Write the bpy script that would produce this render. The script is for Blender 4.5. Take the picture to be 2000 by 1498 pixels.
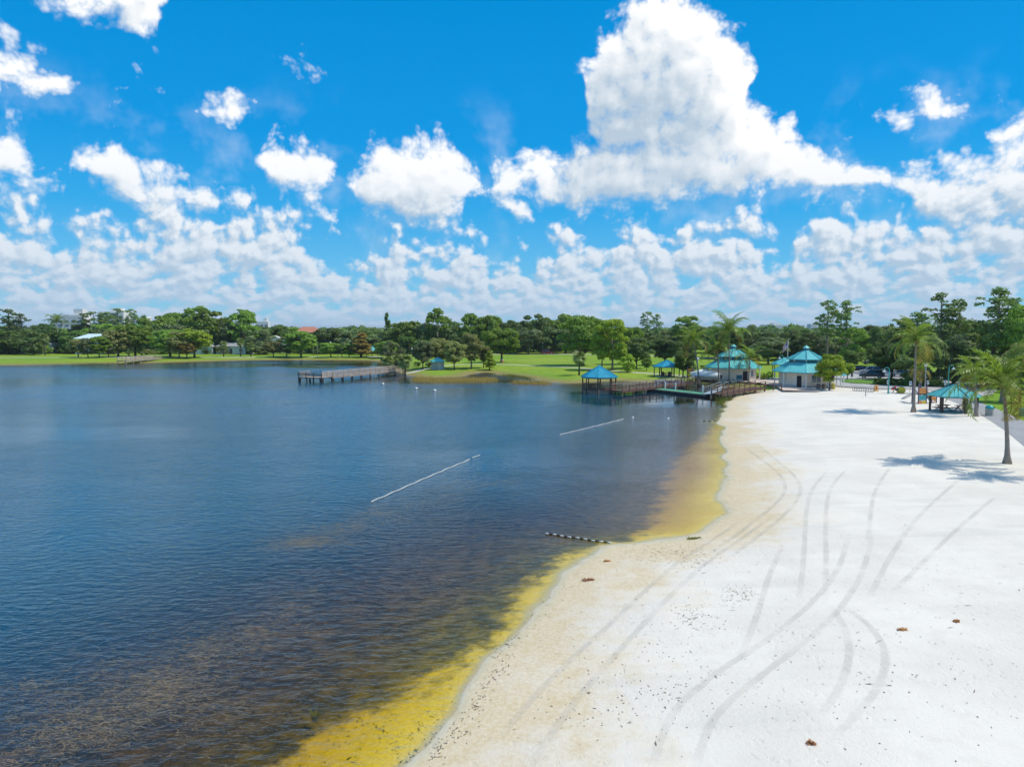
import bpy, math, random
import numpy as np
from mathutils import Vector, Matrix

# ---------------------------------------------------------------- scene, camera, light
scene = bpy.context.scene
for _o in list(bpy.data.objects):
    bpy.data.objects.remove(_o)
CO = scene.collection
R = math.radians

H_CAM = 11.0
FPX = 1388.0                      # focal length in pixels of the 2000 px wide photograph
PITCH = math.atan(109.0 / FPX)
cam_data = bpy.data.cameras.new('camera')
cam_data.sensor_width = 36.0
cam_data.lens = 36.0 * FPX / 2000.0
cam_data.clip_start = 0.1
cam_data.clip_end = 30000.0
cam = bpy.data.objects.new('camera', cam_data)
CO.objects.link(cam)
cam.location = (0, 0, H_CAM)
cam.rotation_euler = (math.pi / 2 - PITCH, 0, 0)
scene.camera = cam

SUN_DIR = Vector((1.0, -0.06, 1.38)).normalized()      # towards the sun
sun_data = bpy.data.lights.new('sun', 'SUN')
sun_data.energy = 4.2
sun_data.angle = R(0.53)
sun_data.color = (1.0, 0.93, 0.80)
sun = bpy.data.objects.new('sun', sun_data)
CO.objects.link(sun)
sun.location = (60, -20, 80)
sun.rotation_euler = SUN_DIR.to_track_quat('Z', 'Y').to_euler()

vs = scene.view_settings
vs.view_transform = 'Standard'
vs.look = 'None'
vs.exposure = 0.0
vs.gamma = 1.0
vs.use_curve_mapping = False
cy = scene.cycles
cy.max_bounces = 6
cy.diffuse_bounces = 2
cy.glossy_bounces = 3
cy.transmission_bounces = 4
cy.transparent_max_bounces = 12
cy.volume_bounces = 0
cy.use_denoising = True
cy.use_adaptive_sampling = True
cy.adaptive_threshold = 0.015
cy.sample_clamp_indirect = 4.0
cy.caustics_reflective = False
cy.caustics_refractive = False


def ray(px, py):
    xc = (px - 1000.0) / FPX
    yc = (749.0 - py) / FPX
    c, s = math.cos(PITCH), math.sin(PITCH)
    return xc, c + yc * s, -s + yc * c


def ang(px, py):
    dx, dy, dz = ray(px, py)
    return math.atan2(dx, dy), dz / math.hypot(dx, dy)


# ---------------------------------------------------------------- node helper
class NT:
    def __init__(self, tree):
        self.t = tree
        self.n = tree.nodes
        self.l = tree.links

    def new(self, kind, **kw):
        nd = self.n.new(kind)
        for k, v in kw.items():
            setattr(nd, k, v)
        return nd

    def put(self, sock, v):
        if v is None:
            return
        if isinstance(v, bpy.types.NodeSocket):
            self.l.new(v, sock)
        else:
            if sock.type == 'RGBA' and not isinstance(v, (int, float)) and len(v) == 3:
                v = (*v, 1.0)
            sock.default_value = v

    def m(self, op, a, b=None, c=None, clamp=False):
        nd = self.new('ShaderNodeMath', operation=op)
        nd.use_clamp = clamp
        for i, v in enumerate((a, b, c)):
            self.put(nd.inputs[i], v)
        return nd.outputs[0]

    def vm(self, op, a, b=None, scale=None):
        nd = self.new('ShaderNodeVectorMath', operation=op)
        self.put(nd.inputs[0], a)
        if b is not None:
            self.put(nd.inputs[1], b)
        if scale is not None:
            self.put(nd.inputs['Scale'], scale)
        return nd.outputs['Value'] if op in ('DOT_PRODUCT', 'LENGTH', 'DISTANCE') else nd.outputs[0]

    def noise(self, vec, scale, detail=3.0, rough=0.5, dist=0.0, dim='3D', color=False, lac=2.0):
        nd = self.new('ShaderNodeTexNoise', noise_dimensions=dim)
        self.put(nd.inputs['Vector'], vec)
        self.put(nd.inputs['Scale'], scale)
        self.put(nd.inputs['Detail'], detail)
        self.put(nd.inputs['Roughness'], rough)
        self.put(nd.inputs['Lacunarity'], lac)
        self.put(nd.inputs['Distortion'], dist)
        return nd.outputs['Color'] if color else nd.outputs[0]

    def mix(self, f, a, b, blend='MIX'):
        nd = self.new('ShaderNodeMix', data_type='RGBA', blend_type=blend)
        nd.clamp_factor = True
        self.put(nd.inputs[0], f)
        self.put(nd.inputs[6], a)
        self.put(nd.inputs[7], b)
        return nd.outputs[2]

    def mapr(self, v, a, b, c=0.0, d=1.0, smooth=True):
        nd = self.new('ShaderNodeMapRange', interpolation_type='SMOOTHSTEP' if smooth else 'LINEAR')
        for i, x in enumerate((v, a, b, c, d)):
            self.put(nd.inputs[i], x)
        return nd.outputs[0]

    def comb(self, x, y, z):
        nd = self.new('ShaderNodeCombineXYZ')
        for i, v in enumerate((x, y, z)):
            self.put(nd.inputs[i], v)
        return nd.outputs[0]

    def sep(self, v):
        nd = self.new('ShaderNodeSeparateXYZ')
        self.put(nd.inputs[0], v)
        return nd.outputs

    def ramp(self, f, stops):
        nd = self.new('ShaderNodeValToRGB')
        self.put(nd.inputs[0], f)
        cr = nd.color_ramp
        while len(cr.elements) < len(stops):
            cr.elements.new(0.5)
        for e, (p, c) in zip(cr.elements, stops):
            e.position = p
            e.color = (*c, 1.0) if len(c) == 3 else c
        return nd.outputs[0]

    def attr(self, name):
        nd = self.new('ShaderNodeAttribute', attribute_name=name)
        return nd.outputs['Fac']


# ---------------------------------------------------------------- sky: Nishita + cumulus in the world shader
TH0 = R(45.0)
TMAX = 0.62

# cloud outlines: (column, top row, bottom row); the pattern goes on mirrored all round the horizon
LAYER_A = [(-180, 380, 340), (-120, 300, 372), (-50, 235, 378), (0, 222, 376), (40, 275, 376), (75, 330, 372), (110, 346, 366), (128, 352, 350),
           (140, 312, 325), (160, 278, 345), (200, 270, 384), (240, 258, 400), (280, 300, 412), (330, 330, 420), (400, 352, 430), (455, 380, 436), (485, 394, 404),
           (505, 315, 318), (545, 265, 378), (600, 276, 396), (650, 318, 372), (672, 352, 352), (690, 340, 372), (715, 300, 412), (770, 268, 448), (835, 254, 462),
           (885, 290, 440), (930, 312, 388), (955, 348, 378), (985, 310, 392), (1030, 296, 402), (1075, 288, 408), (1130, 262, 414), (1180, 250, 418),
           (1250, 240, 420), (1330, 215, 404), (1420, 190, 388), (1480, 196, 378), (1540, 232, 382), (1590, 276, 396), (1650, 280, 404), (1700, 296, 396),
           (1745, 320, 392), (1800, 312, 430), (1860, 295, 460), (1920, 275, 470), (1985, 258, 470), (2060, 240, 460), (2200, 300, 420), (2400, 360, 380)]
LAYER_B = [(-160, 160, 140), (-80, 110, 190), (0, 104, 168), (60, 88, 205), (110, 104, 202), (150, 136, 150), (165, 160, 140), (188, 166, 168), (215, 158, 186),
           (262, 162, 182), (285, 180, 160), (370, 210, 190), (392, 196, 222), (428, 170, 226), (470, 196, 222), (498, 212, 200), (540, 130, 100), (560, 108, 134),
           (590, 98, 134), (625, 136, 140), (650, 160, 120), (1040, 300, 200), (1110, 140, 132), (1135, 130, 150), (1148, 96, 250), (1175, 50, 330), (1215, 10, 330),
           (1260, -20, 330), (1330, -30, 330), (1390, -8, 330), (1410, 40, 320), (1440, 66, 310), (1466, 84, 190), (1478, 130, 150), (1500, 200, 120), (1690, 240, 180),
           (1722, 206, 236), (1760, 200, 248), (1800, 178, 252), (1850, 206, 250), (1892, 216, 244), (1915, 245, 210), (2100, 200, 160), (2400, 250, 200)]
LAYER_C = [(-200, 60, 20), (-60, 20, 60), (0, 24, 78), (40, 40, 72), (60, 62, 58), (75, 30, 10), (95, -50, 6), (180, -90, 30), (240, -90, 74), (300, -60, 84), (322, -20, 40),
           (345, 60, 20), (560, 460, 380), (588, 404, 436), (625, 404, 448), (654, 426, 440), (680, 470, 400), (930, 380, 330), (960, 344, 372), (985, 356, 420), (1015, 380, 462),
           (1040, 450, 420), (1075, 420, 440), (1100, 424, 446), (1120, 440, 420), (1300, 470, 420), (1345, 420, 450), (1400, 436, 470), (1440, 410, 466), (1490, 400, 470),
           (1525, 420, 448), (1550, 460, 420), (1880, 260, 220), (1915, 246, 282), (1970, 222, 286), (2050, 220, 280), (2300, 300, 260)]
LAYER_D = [(-200, 440), (-100, 420), (0, 415), (45, 400), (90, 436), (125, 478), (150, 448), (200, 440), (240, 462), (275, 430), (310, 410), (400, 420), (480, 432), (545, 424),
           (590, 462), (630, 505), (690, 530), (730, 520), (755, 475), (800, 470), (850, 496), (890, 470), (940, 508), (1000, 530), (1060, 478), (1100, 466), (1135, 500), (1195, 486),
           (1225, 462), (1280, 436), (1325, 478), (1370, 446), (1440, 470), (1500, 500), (1530, 530), (1560, 470), (1600, 402), (1660, 424), (1740, 426), (1800, 410), (1900, 425),
           (2000, 405), (2150, 430), (2400, 460)]


def build_world():
    w = bpy.data.worlds.new('World')
    scene.world = w
    w.use_nodes = True
    w.cycles.sampling_method = 'NONE'
    nt = w.node_tree
    nt.nodes.clear()

    def curve(g, fac, pts):
        nd = g.new('ShaderNodeFloatCurve')
        g.put(nd.inputs['Value'], fac)
        c = nd.mapping.curves[0]
        xs = []
        for (px, py) in pts:
            th, t = ang(px, py)
            x = (th + TH0) / (2 * TH0)
            if 0.0 <= x <= 1.0:
                xs.append((x, min(max((t + 0.1) / (TMAX + 0.1), 0.0), 1.0)))
        xs.sort()
        while len(c.points) < len(xs):
            c.points.new(0.5, 0.5)
        for p, (x, y) in zip(c.points, xs):
            p.location = (x, y)
            p.handle_type = 'AUTO_CLAMPED'
        nd.mapping.extend = 'HORIZONTAL'
        nd.mapping.update()
        return g.m('MULTIPLY_ADD', nd.outputs[0], TMAX + 0.1, -0.1)

    # density group: p = (azimuth, tan elevation, 0)
    gt = bpy.data.node_groups.new('cloud_density', 'ShaderNodeTree')
    gt.interface.new_socket('P', in_out='INPUT', socket_type='NodeSocketVector')
    gt.interface.new_socket('D', in_out='OUTPUT', socket_type='NodeSocketFloat')
    gt.interface.new_socket('S', in_out='OUTPUT', socket_type='NodeSocketFloat')
    g = NT(gt)
    gi = g.new('NodeGroupInput')
    go = g.new('NodeGroupOutput')
    P = gi.outputs[0]
    warp = g.noise(P, 11.0, 1.5, 0.5, dim='2D', color=True)
    wv = g.vm('SUBTRACT', warp, (0.5, 0.5, 0.5))
    Pw = g.vm('ADD', P, g.vm('MULTIPLY', wv, (0.055, 0.04, 0.0)))
    x, t, _ = g.sep(Pw)
    fac = g.m('DIVIDE', g.m('PINGPONG', g.m('ADD', x, TH0), 2 * TH0), 2 * TH0)

    def layer(pts, width):
        top = curve(g, fac, [(p[0], p[1]) for p in pts])
        if len(pts[0]) > 2:
            base = curve(g, fac, [(p[0], p[2]) for p in pts])
        else:
            base = -0.01
        f = g.m('MINIMUM', g.m('SUBTRACT', top, t), g.m('MULTIPLY', g.m('SUBTRACT', t, base), 1.3))
        return g.m('DIVIDE', f, width)

    fA = layer(LAYER_A, 0.034)
    fB = layer(LAYER_B, 0.034)
    fC = layer(LAYER_C, 0.036)
    fD = layer(LAYER_D, 0.040)
    fAll = g.m('SMOOTH_MAX', g.m('SMOOTH_MAX', fA, fB, 0.5), fC, 0.3)
    fDeep = g.m('MINIMUM', fAll, 3.2)
    fAll = g.m('MINIMUM', fAll, 1.5)
    # billows
    n1 = g.noise(P, 24.0, 5.0, 0.56, dim='2D')
    vo = g.new('ShaderNodeTexVoronoi', voronoi_dimensions='2D')
    g.put(vo.inputs['Vector'], g.vm('ADD', P, g.vm('SCALE', wv, scale=0.03)))
    g.put(vo.inputs['Scale'], 34.0)
    g.put(vo.inputs['Detail'], 2.0)
    g.put(vo.inputs['Roughness'], 0.55)
    g.put(vo.inputs['Lacunarity'], 2.3)
    lobe = g.m('MULTIPLY_ADD', vo.outputs['Distance'], -0.85, 0.62)
    DA = g.m('ADD', g.m('ADD', fAll, lobe), g.m('MULTIPLY_ADD', n1, 2.2, -0.98))
    s1 = g.noise(P, 24.0, 1.0, 0.5, dim='2D')
    SA = g.m('ADD', fDeep, g.m('MULTIPLY_ADD', s1, 2.6, -1.35))
    # low rows of small clouds, flattened towards the horizon
    x0, t0, _ = g.sep(P)
    lt = g.m('LOGARITHM', g.m('ADD', g.m('MAXIMUM', t0, -0.01), 0.06), math.e)
    q = g.comb(g.m('MULTIPLY', x0, 8.0), g.m('MULTIPLY', lt, 1.4), 0.0)
    n2 = g.noise(q, 2.5, 4.5, 0.58, dim='2D')
    v2 = g.new('ShaderNodeTexVoronoi', voronoi_dimensions='2D')
    g.put(v2.inputs['Vector'], g.vm('ADD', q, g.vm('SCALE', wv, scale=0.25)))
    g.put(v2.inputs['Scale'], 4.4)
    g.put(v2.inputs['Detail'], 1.5)
    g.put(v2.inputs['Roughness'], 0.55)
    lobe2 = g.m('MULTIPLY_ADD', v2.outputs['Distance'], -1.2, 0.80)
    fD = g.m('ADD', fD, g.m('MULTIPLY', g.m('SUBTRACT', 1.0, g.m('DIVIDE', t0, 0.13), clamp=True), 0.35))
    fDd = g.m('MINIMUM', fD, 1.5)
    fD = g.m('MINIMUM', fD, 1.0)
    DD = g.m('ADD', g.m('ADD', fD, lobe2), g.m('MULTIPLY_ADD', n2, 4.0, -1.55))
    s2 = g.noise(q, 2.5, 1.5, 0.5, dim='2D')
    SD = g.m('ADD', fDd, g.m('MULTIPLY_ADD', s2, 6.0, -3.1))
    g.put(go.inputs[0], g.m('SMOOTH_MAX', DA, DD, 0.25))
    g.put(go.inputs[1], g.m('SMOOTH_MAX', SA, SD, 0.25))

    k = NT(nt)
    tc = k.new('ShaderNodeTexCoord')
    dx, dy, dz = k.sep(tc.outputs['Generated'])
    th = k.m('ARCTAN2', dx, dy)
    hor = k.m('SQRT', k.m('ADD', k.m('MULTIPLY', dx, dx), k.m('MULTIPLY', dy, dy)))
    t = k.m('MINIMUM', k.m('DIVIDE', dz, k.m('MAXIMUM', hor, 0.05)), 3.0)
    P0 = k.comb(th, t, 0.0)

    def dens(off):
        nd = k.new('ShaderNodeGroup')
        nd.node_tree = gt
        k.put(nd.inputs[0], k.vm('ADD', P0, off) if off is not None else P0)
        return nd.outputs[0], nd.outputs[1]

    D0, S0 = dens(None)
    near_off = k.mapr(t, 0.08, 0.22, 0.55, 1.0)
    D1, S1 = dens(k.vm('SCALE', (0.009, 0.012, 0.0), scale=near_off))
    D2, S2 = dens((0.028, 0.036, 0))
    D3, S3 = dens((0.052, 0.075, 0))
    occ = k.m('ADD', k.m('MULTIPLY', k.m('MAXIMUM', S1, 0.0), 0.30), k.m('MULTIPLY', k.m('MAXIMUM', S2, 0.0), 0.45))
    occ = k.m('ADD', occ, k.m('MULTIPLY', k.m('MAXIMUM', S3, 0.0), 0.45))
    lit = k.m('POWER', math.e, k.m('MULTIPLY', k.m('MAXIMUM', k.m('SUBTRACT', occ, 0.35), 0.0), -0.74))
    lit = k.m('ADD', lit, k.m('MULTIPLY', k.m('SUBTRACT', S0, S1), 0.20))
    lit = k.m('ADD', lit, k.m('MULTIPLY', k.m('SUBTRACT', D0, D1), 0.24), clamp=True)
    bank = k.mapr(t, 0.20, 0.13)
    lit_b = k.m('MULTIPLY_ADD', k.m('SUBTRACT', D0, D1), 0.85, k.m('MULTIPLY_ADD', lit, 0.25, 0.25), clamp=True)
    lit = k.m('ADD', k.m('MULTIPLY', lit_b, bank), k.m('MULTIPLY', lit, k.m('SUBTRACT', 1.0, bank)))
    alpha = k.mapr(D0, -0.05, k.m('MULTIPLY_ADD', lit, -0.7, 1.7))
    veil = k.mapr(k.noise(P0, 9.0, 4.0, 0.6, dim='2D'), 0.5, 0.8, 0.0, 0.30)
    veil = k.m('MULTIPLY', veil, k.mapr(t, 0.34, 0.2))
    cloud = k.mix(lit, (4.9, 6.1, 7.3), (10.3, 10.4, 10.5))
    haze_f = k.m('POWER', k.m('SUBTRACT', 1.0, k.m('DIVIDE', k.m('MAXIMUM', t, 0.0), 0.26), clamp=True), 1.5)
    cloud = k.mix(k.m('MULTIPLY', haze_f, 0.92), cloud, (3.9, 5.6, 7.5))

    sky = k.new('ShaderNodeTexSky', sky_type='NISHITA')
    sky.sun_disc = False
    sky.sun_elevation = math.asin(SUN_DIR.z)
    sky.sun_rotation = math.atan2(SUN_DIR.x, SUN_DIR.y)
    sky.altitude = 0.0
    sky.air_density = 1.0
    sky.dust_density = 0.4
    sky.ozone_density = 3.0
    hs = k.new('ShaderNodeHueSaturation')
    hs.inputs['Hue'].default_value = 0.48
    hs.inputs['Saturation'].default_value = 1.45
    hs.inputs['Value'].default_value = 1.5
    k.put(hs.inputs['Color'], sky.outputs[0])
    clear = k.mix(1.0, hs.outputs[0], (0.03, 0.93, 1.2), blend='MULTIPLY')
    # moist tropical air: azure overhead paling towards the horizon
    azure = k.ramp(k.m('DIVIDE', k.m('MAXIMUM', t, 0.0), 1.2), [(0.0, (0.36, 0.56, 0.80)), (0.07, (0.16, 0.455, 0.80)), (0.13, (0.045, 0.375, 0.79)), (0.21, (0.008, 0.305, 0.755)), (0.37, (0.001, 0.275, 0.70)), (1.0, (0.001, 0.22, 0.60))])
    azure = k.vm('SCALE', azure, scale=10.0)
    clear = k.mix(0.82, clear, azure)
    col = k.mix(k.m('MAXIMUM', alpha, veil), clear, cloud)
    # broken fair-weather cloud higher up, out of view, added as neutral fill light
    up = k.vm('DIVIDE', tc.outputs['Generated'], k.comb(*[k.m('ADD', k.m('MAXIMUM', dz, 0.0), 0.35)] * 3))
    hi = k.m('MULTIPLY', k.mapr(k.noise(up, 2.3, 4.0, 0.55), 0.44, 0.60), k.mapr(t, 0.85, 1.5))
    col = k.mix(hi, col, (10.5, 10.6, 10.7))
    bg = k.new('ShaderNodeBackground')
    k.put(bg.inputs[0], col)
    bg.inputs[1].default_value = 0.1
    out = k.new('ShaderNodeOutputWorld')
    k.l.new(bg.outputs[0], out.inputs[0])


build_world()

# ---------------------------------------------------------------- the lie of the land
def at0(px, py, z=0.0):
    dx, dy, dz = ray(px, py)
    k = (z - H_CAM) / dz
    return (dx * k, dy * k)


SHORE_PX = [(790, 1498), (832, 1462), (898, 1392), (942, 1322), (958, 1262), (1000, 1216), (1058, 1172), (1098, 1122), (1143, 1082), (1190, 1063), (1262, 1056),
            (1340, 1050), (1380, 1036), (1401, 1005), (1411, 962), (1419, 922), (1413, 870), (1405, 822), (1412, 800), (1420, 786), (1440, 774), (1462, 764), (1440, 757), (1400, 754),
            (1360, 752), (1318, 750), (1262, 746), (1200, 743), (1160, 746), (1120, 749), (1085, 747), (1050, 743), (1022, 737), (1000, 733), (982, 734), (955, 727), (930, 728), (905, 736),
            (870, 738), (830, 738), (806, 735), (792, 731), (776, 726), (762, 718), (752, 712), (744, 706), (720, 704), (640, 703.5), (560, 703), (480, 704),
            (400, 706), (300, 709), (200, 710), (100, 712), (0, 713.5), (-120, 716), (-260, 722)]
LAKE = [at0(*p) for p in SHORE_PX] + [(-235, 150), (-250, 60), (-230, -40), (-150, -105), (-60, -95), (-26, -60), (-14, -25), (-8, 0), (-5, 10)]
WEED_PX = [(380, 1540), (430, 1498), (560, 1462), (640, 1412), (720, 1368), (770, 1345), (820, 1326), (870, 1292), (932, 1270), (946, 1234), (980, 1218), (1004, 1196), (990, 1166), (1050, 1132),
           (1092, 1098), (1120, 1074), (1150, 1070), (1195, 1060), (1232, 1052), (1262, 1020), (1285, 965), (1300, 910), (1345, 866), (1380, 842), (1402, 818)]
# the clear sandy shallows: between the weed edge and the beach
CLEAR = [at0(*p) for p in WEED_PX] + [at0(1450, 815), at0(1460, 1000), at0(1300, 1100), at0(1000, 1350), at0(860, 1560), (0, 8)]
SAND_PX = [(1398, 786), (1440, 766), (1475, 759), (1512, 757), (1530, 752), (1600, 752), (1640, 750), (1664, 756), (1720, 760), (1790, 760), (1850, 768), (1892, 790), (1918, 806), (1948, 826), (2000, 862)]
SAND = [at0(*p, z=0.7) for p in SAND_PX] + [(58, 55), (64, 30), (70, 0), (76, -60), (-40, -130), (-26, -60), (-14, -25), (-8, 0), (-6, 14)] + \
       [at0(700, 1400), at0(860, 1300), at0(1000, 1150), at0(1180, 1000), at0(1340, 900), at0(1390, 820)]


def poly_sd(X, Y, poly, closed=True):
    """signed distance, positive inside"""
    X = np.asarray(X, float)
    Y = np.asarray(Y, float)
    best = np.full(X.shape, 1e18)
    inside = np.zeros(X.shape, bool)
    n = len(poly)
    for i in range(n):
        x1, y1 = poly[i]
        x2, y2 = poly[(i + 1) % n]
        ex, ey = x2 - x1, y2 - y1
        L = ex * ex + ey * ey + 1e-12
        t = np.clip(((X - x1) * ex + (Y - y1) * ey) / L, 0, 1)
        d = (X - x1 - t * ex) ** 2 + (Y - y1 - t * ey) ** 2
        best = np.minimum(best, d)
        if abs(ey) > 1e-9:
            c = ((y1 > Y) != (y2 > Y)) & (X < ex * (Y - y1) / ey + x1)
            inside ^= c
    d = np.sqrt(best)
    return np.where(inside, d, -d)


def smooth_poly(poly, n=2):
    p = [np.array(q) for q in poly]
    for _ in range(n):
        o = []
        for i in range(len(p)):
            a, b = p[i], p[(i + 1) % len(p)]
            o += [a * 0.75 + b * 0.25, a * 0.25 + b * 0.75]
        p = o
    return [tuple(q) for q in p]


LAKE_S = smooth_poly(LAKE, 1)


def land_z(sd):
    sd = np.asarray(sd, float)
    return np.where(sd >= 0, 0.8 * (1 - np.exp(-np.maximum(sd, 0) / 9.0)), -2.9 * (1 - np.exp(np.minimum(sd, 0) / 25.0)))


_rg = np.random.default_rng(3)
WOBBLE = [(wl, am, _rg.uniform(0, 6.28), _rg.uniform(0, 6.28)) for wl, am in ((9.0, 0.20), (6.2, 0.16), (4.1, 0.12), (2.9, 0.09), (2.1, 0.06), (7.3, 0.16), (3.4, 0.09))]
DUNES = [(_rg.uniform(4, 22), _rg.uniform(0, 6.28), _rg.uniform(0, 6.28)) for _ in range(14)]


def ground_field(X, Y):
    """distance from the (ragged) waterline, from the edge of the sand, and height"""
    X, Y = np.asarray(X, float), np.asarray(Y, float)
    sd = -poly_sd(X, Y, LAKE_S)
    wob = np.zeros(X.shape)
    for wl, am, a, ph in WOBBLE:
        wob += am * np.sin((math.cos(a) * X + math.sin(a) * Y) * 6.283 / wl + ph)
    sd = sd + wob * np.exp(-(sd / 4.0) ** 2) * (np.abs(X) < 70)
    ssd = poly_sd(X, Y, SAND)
    Z = land_z(sd)
    for wl, a, ph in DUNES:                               # gentle unevenness of the beach
        Z = Z + 0.0018 * wl ** 0.5 * np.sin((math.cos(a) * X + math.sin(a) * Y) * 6.28 / wl + ph) * np.clip((sd - 1) / 6, 0, 1) * np.clip(ssd / 5, 0, 1)
    return sd, ssd, Z


def gza(X, Y):
    return ground_field(X, Y)[2]


def gz(x, y):
    return float(gza(np.array([x]), np.array([y]))[0])


def at(px, py):
    """point of the ground seen in that pixel of the photograph"""
    z = 0.6
    for _ in range(4):
        x, y = at0(px, py, z)
        z = max(gz(x, y), 0.0)
    return Vector((x, y, z))


# ---------------------------------------------------------------- materials
MATS = {}


def principled(name):
    m = bpy.data.materials.new(name)
    m.use_nodes = True
    k = NT(m.node_tree)
    b = m.node_tree.nodes['Principled BSDF']
    return m, k, b


def mat(name, col, rough=0.6, metal=0.0, var=0.12, scale=3.0, bump=0.0, spec=0.4, bscale=20.0):
    """plain procedural paint / wood / metal with uneven colour and fine relief"""
    if name in MATS:
        return MATS[name]
    m, k, b = principled(name)
    tc = k.new('ShaderNodeTexCoord')
    P = tc.outputs['Object']
    n = k.noise(P, scale, 5.0, 0.6)
    f = k.mapr(n, 0.3, 0.7)
    dark = tuple(c * (1 - var) for c in col)
    light = tuple(min(c * (1 + var), 0.95) for c in col)
    k.put(b.inputs['Base Color'], k.mix(f, dark, light))
    k.put(b.inputs['Roughness'], k.mapr(n, 0.2, 0.8, max(rough - 0.1, 0.02), min(rough + 0.1, 1.0)))
    b.inputs['Metallic'].default_value = metal
    b.inputs['Specular IOR Level'].default_value = spec
    if bump:
        bp = k.new('ShaderNodeBump')
        bp.inputs['Strength'].default_value = bump
        bp.inputs['Distance'].default_value = 0.01
        k.put(bp.inputs['Height'], k.noise(P, bscale, 4.0, 0.6))
        k.put(b.inputs['Normal'], bp.outputs[0])
    MATS[name] = m
    return m


def ground_material():
    m, k, b = principled('ground_sand_grass')
    geo = k.new('ShaderNodeNewGeometry')
    P = geo.outputs['Position']
    sd = k.attr('shore')
    sand = k.attr('sand')
    clear = k.attr('clear')
    nb = k.noise(P, 0.22, 2.0, 0.6)
    nm = k.noise(P, 1.3, 3.0, 0.6)
    nf = k.noise(P, 7.0, 3.0, 0.65)
    nff = k.noise(P, 30.0, 1.0, 0.6)
    # dry sand, nearly white, greyer where it is packed
    dry = k.mix(k.mapr(nb, 0.35, 0.7), (0.735, 0.685, 0.60), (0.66, 0.61, 0.535))
    dry = k.mix(k.mapr(nm, 0.45, 0.75, 0.0, 0.45), dry, (0.63, 0.58, 0.50))
    dry = k.mix(k.mapr(nf, 0.58, 0.78, 0.0, 0.28), dry, (0.52, 0.50, 0.47))
    # long faint rake and drag marks
    drag = k.noise(k.vm('MULTIPLY', P, (0.10, 0.75, 0.0)), 1.0, 4.0, 0.6, dist=0.4)
    dry = k.mix(k.mapr(drag, 0.50, 0.70, 0.0, 0.40), dry, (0.56, 0.53, 0.48))
    # damp tan belt along the water, with patches of leaf stain further up
    warm = k.m('ADD', k.m('DIVIDE', sd, 6.0), k.m('MULTIPLY_ADD', nb, 1.6, -0.8))
    warm = k.m('ADD', warm, k.m('MULTIPLY_ADD', nm, 1.0, -0.5))
    tanc = k.mix(k.mapr(nf, 0.35, 0.65), (0.55, 0.43, 0.25), (0.62, 0.52, 0.36))
    c = k.mix(k.mapr(warm, 0.15, 1.0, 0.92, 0.0), dry, tanc)
    wet = k.mix(k.mapr(nm, 0.3, 0.7), (0.50, 0.43, 0.27), (0.58, 0.52, 0.38))
    c = k.mix(k.mapr(k.m('ADD', sd, k.m('MULTIPLY_ADD', nm, 0.8, -0.4)), 0.0, 0.75, 0.85, 0.0), c, wet)
    # grey silt right at the waterline
    silt = k.m('SUBTRACT', 1.0, k.m('ABSOLUTE', k.m('DIVIDE', k.m('SUBTRACT', sd, -0.12), 0.42)), clamp=True)
    c = k.mix(k.m('MULTIPLY', silt, k.mapr(nm, 0.35, 0.65, 0.1, 0.75)), c, (0.46, 0.45, 0.36))
    # grass
    g1 = k.noise(P, 0.035, 2.0, 0.6)
    g2 = k.noise(P, 0.9, 3.0, 0.65)
    grass = k.mix(k.mapr(g1, 0.3, 0.7), (0.165, 0.30, 0.014), (0.265, 0.35, 0.022))
    grass = k.mix(k.mapr(g2, 0.35, 0.7, 0.0, 0.65), grass, (0.12, 0.19, 0.016))
    grass = k.mix(k.mapr(k.m('ADD', sd, k.m('MULTIPLY_ADD', g2, 6.0, -3.0)), 0.5, 6.0, 0.9, 0.0), grass, (0.25, 0.19, 0.075))
    dist = k.vm('LENGTH', P)
    grass = k.mix(k.mapr(dist, 330.0, 420.0), grass, (0.05, 0.085, 0.02))
    gf = k.mapr(k.m('ADD', sand, k.m('MULTIPLY_ADD', nm, 3.0, -1.5)), -0.5, 0.5)
    c = k.mix(gf, grass, c)
    # lake bed: clean sand, then dark weed
    wd = k.m('ADD', clear, k.m('MULTIPLY_ADD', k.noise(P, 0.7, 5.0, 0.72), 5.4, -2.7))
    bed_sand = k.mix(k.mapr(nf, 0.35, 0.7), (0.74, 0.60, 0.26), (0.64, 0.51, 0.21))
    weed = k.mix(k.mapr(nm, 0.35, 0.7), (0.080, 0.076, 0.034), (0.22, 0.195, 0.090))
    bed = k.mix(k.mapr(wd, -0.7, 0.8), weed, bed_sand)
    c = k.mix(k.mapr(sd, -0.45, -0.15, 1.0, 0.0), c, bed)
    k.put(b.inputs['Base Color'], c)
    wetness = k.mapr(sd, 0.0, 0.5, 0.45, 0.95)
    k.put(b.inputs['Roughness'], wetness)
    b.inputs['Specular IOR Level'].default_value = 0.25
    # footprints and wind ripples
    vor = k.new('ShaderNodeTexVoronoi')
    k.put(vor.inputs['Vector'], k.vm('ADD', P, k.vm('SCALE', k.comb(nm, nf, 0.0), scale=0.7)))
    vor.inputs['Scale'].default_value = 2.6
    h = k.m('ADD', k.m('MULTIPLY', k.mapr(vor.outputs['Distance'], 0.0, 0.35), 0.5), k.m('MULTIPLY', nf, 0.7))
    h = k.m('MULTIPLY', h, k.mapr(nb, 0.35, 0.65, 0.35, 1.0))
    h = k.m('ADD', h, k.m('MULTIPLY', nff, 0.25))
    bp = k.new('ShaderNodeBump')
    bp.inputs['Strength'].default_value = 0.4
    bp.inputs['Distance'].default_value = 0.09
    k.put(bp.inputs['Height'], h)
    k.put(b.inputs['Normal'], bp.outputs[0])
    return m


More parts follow.
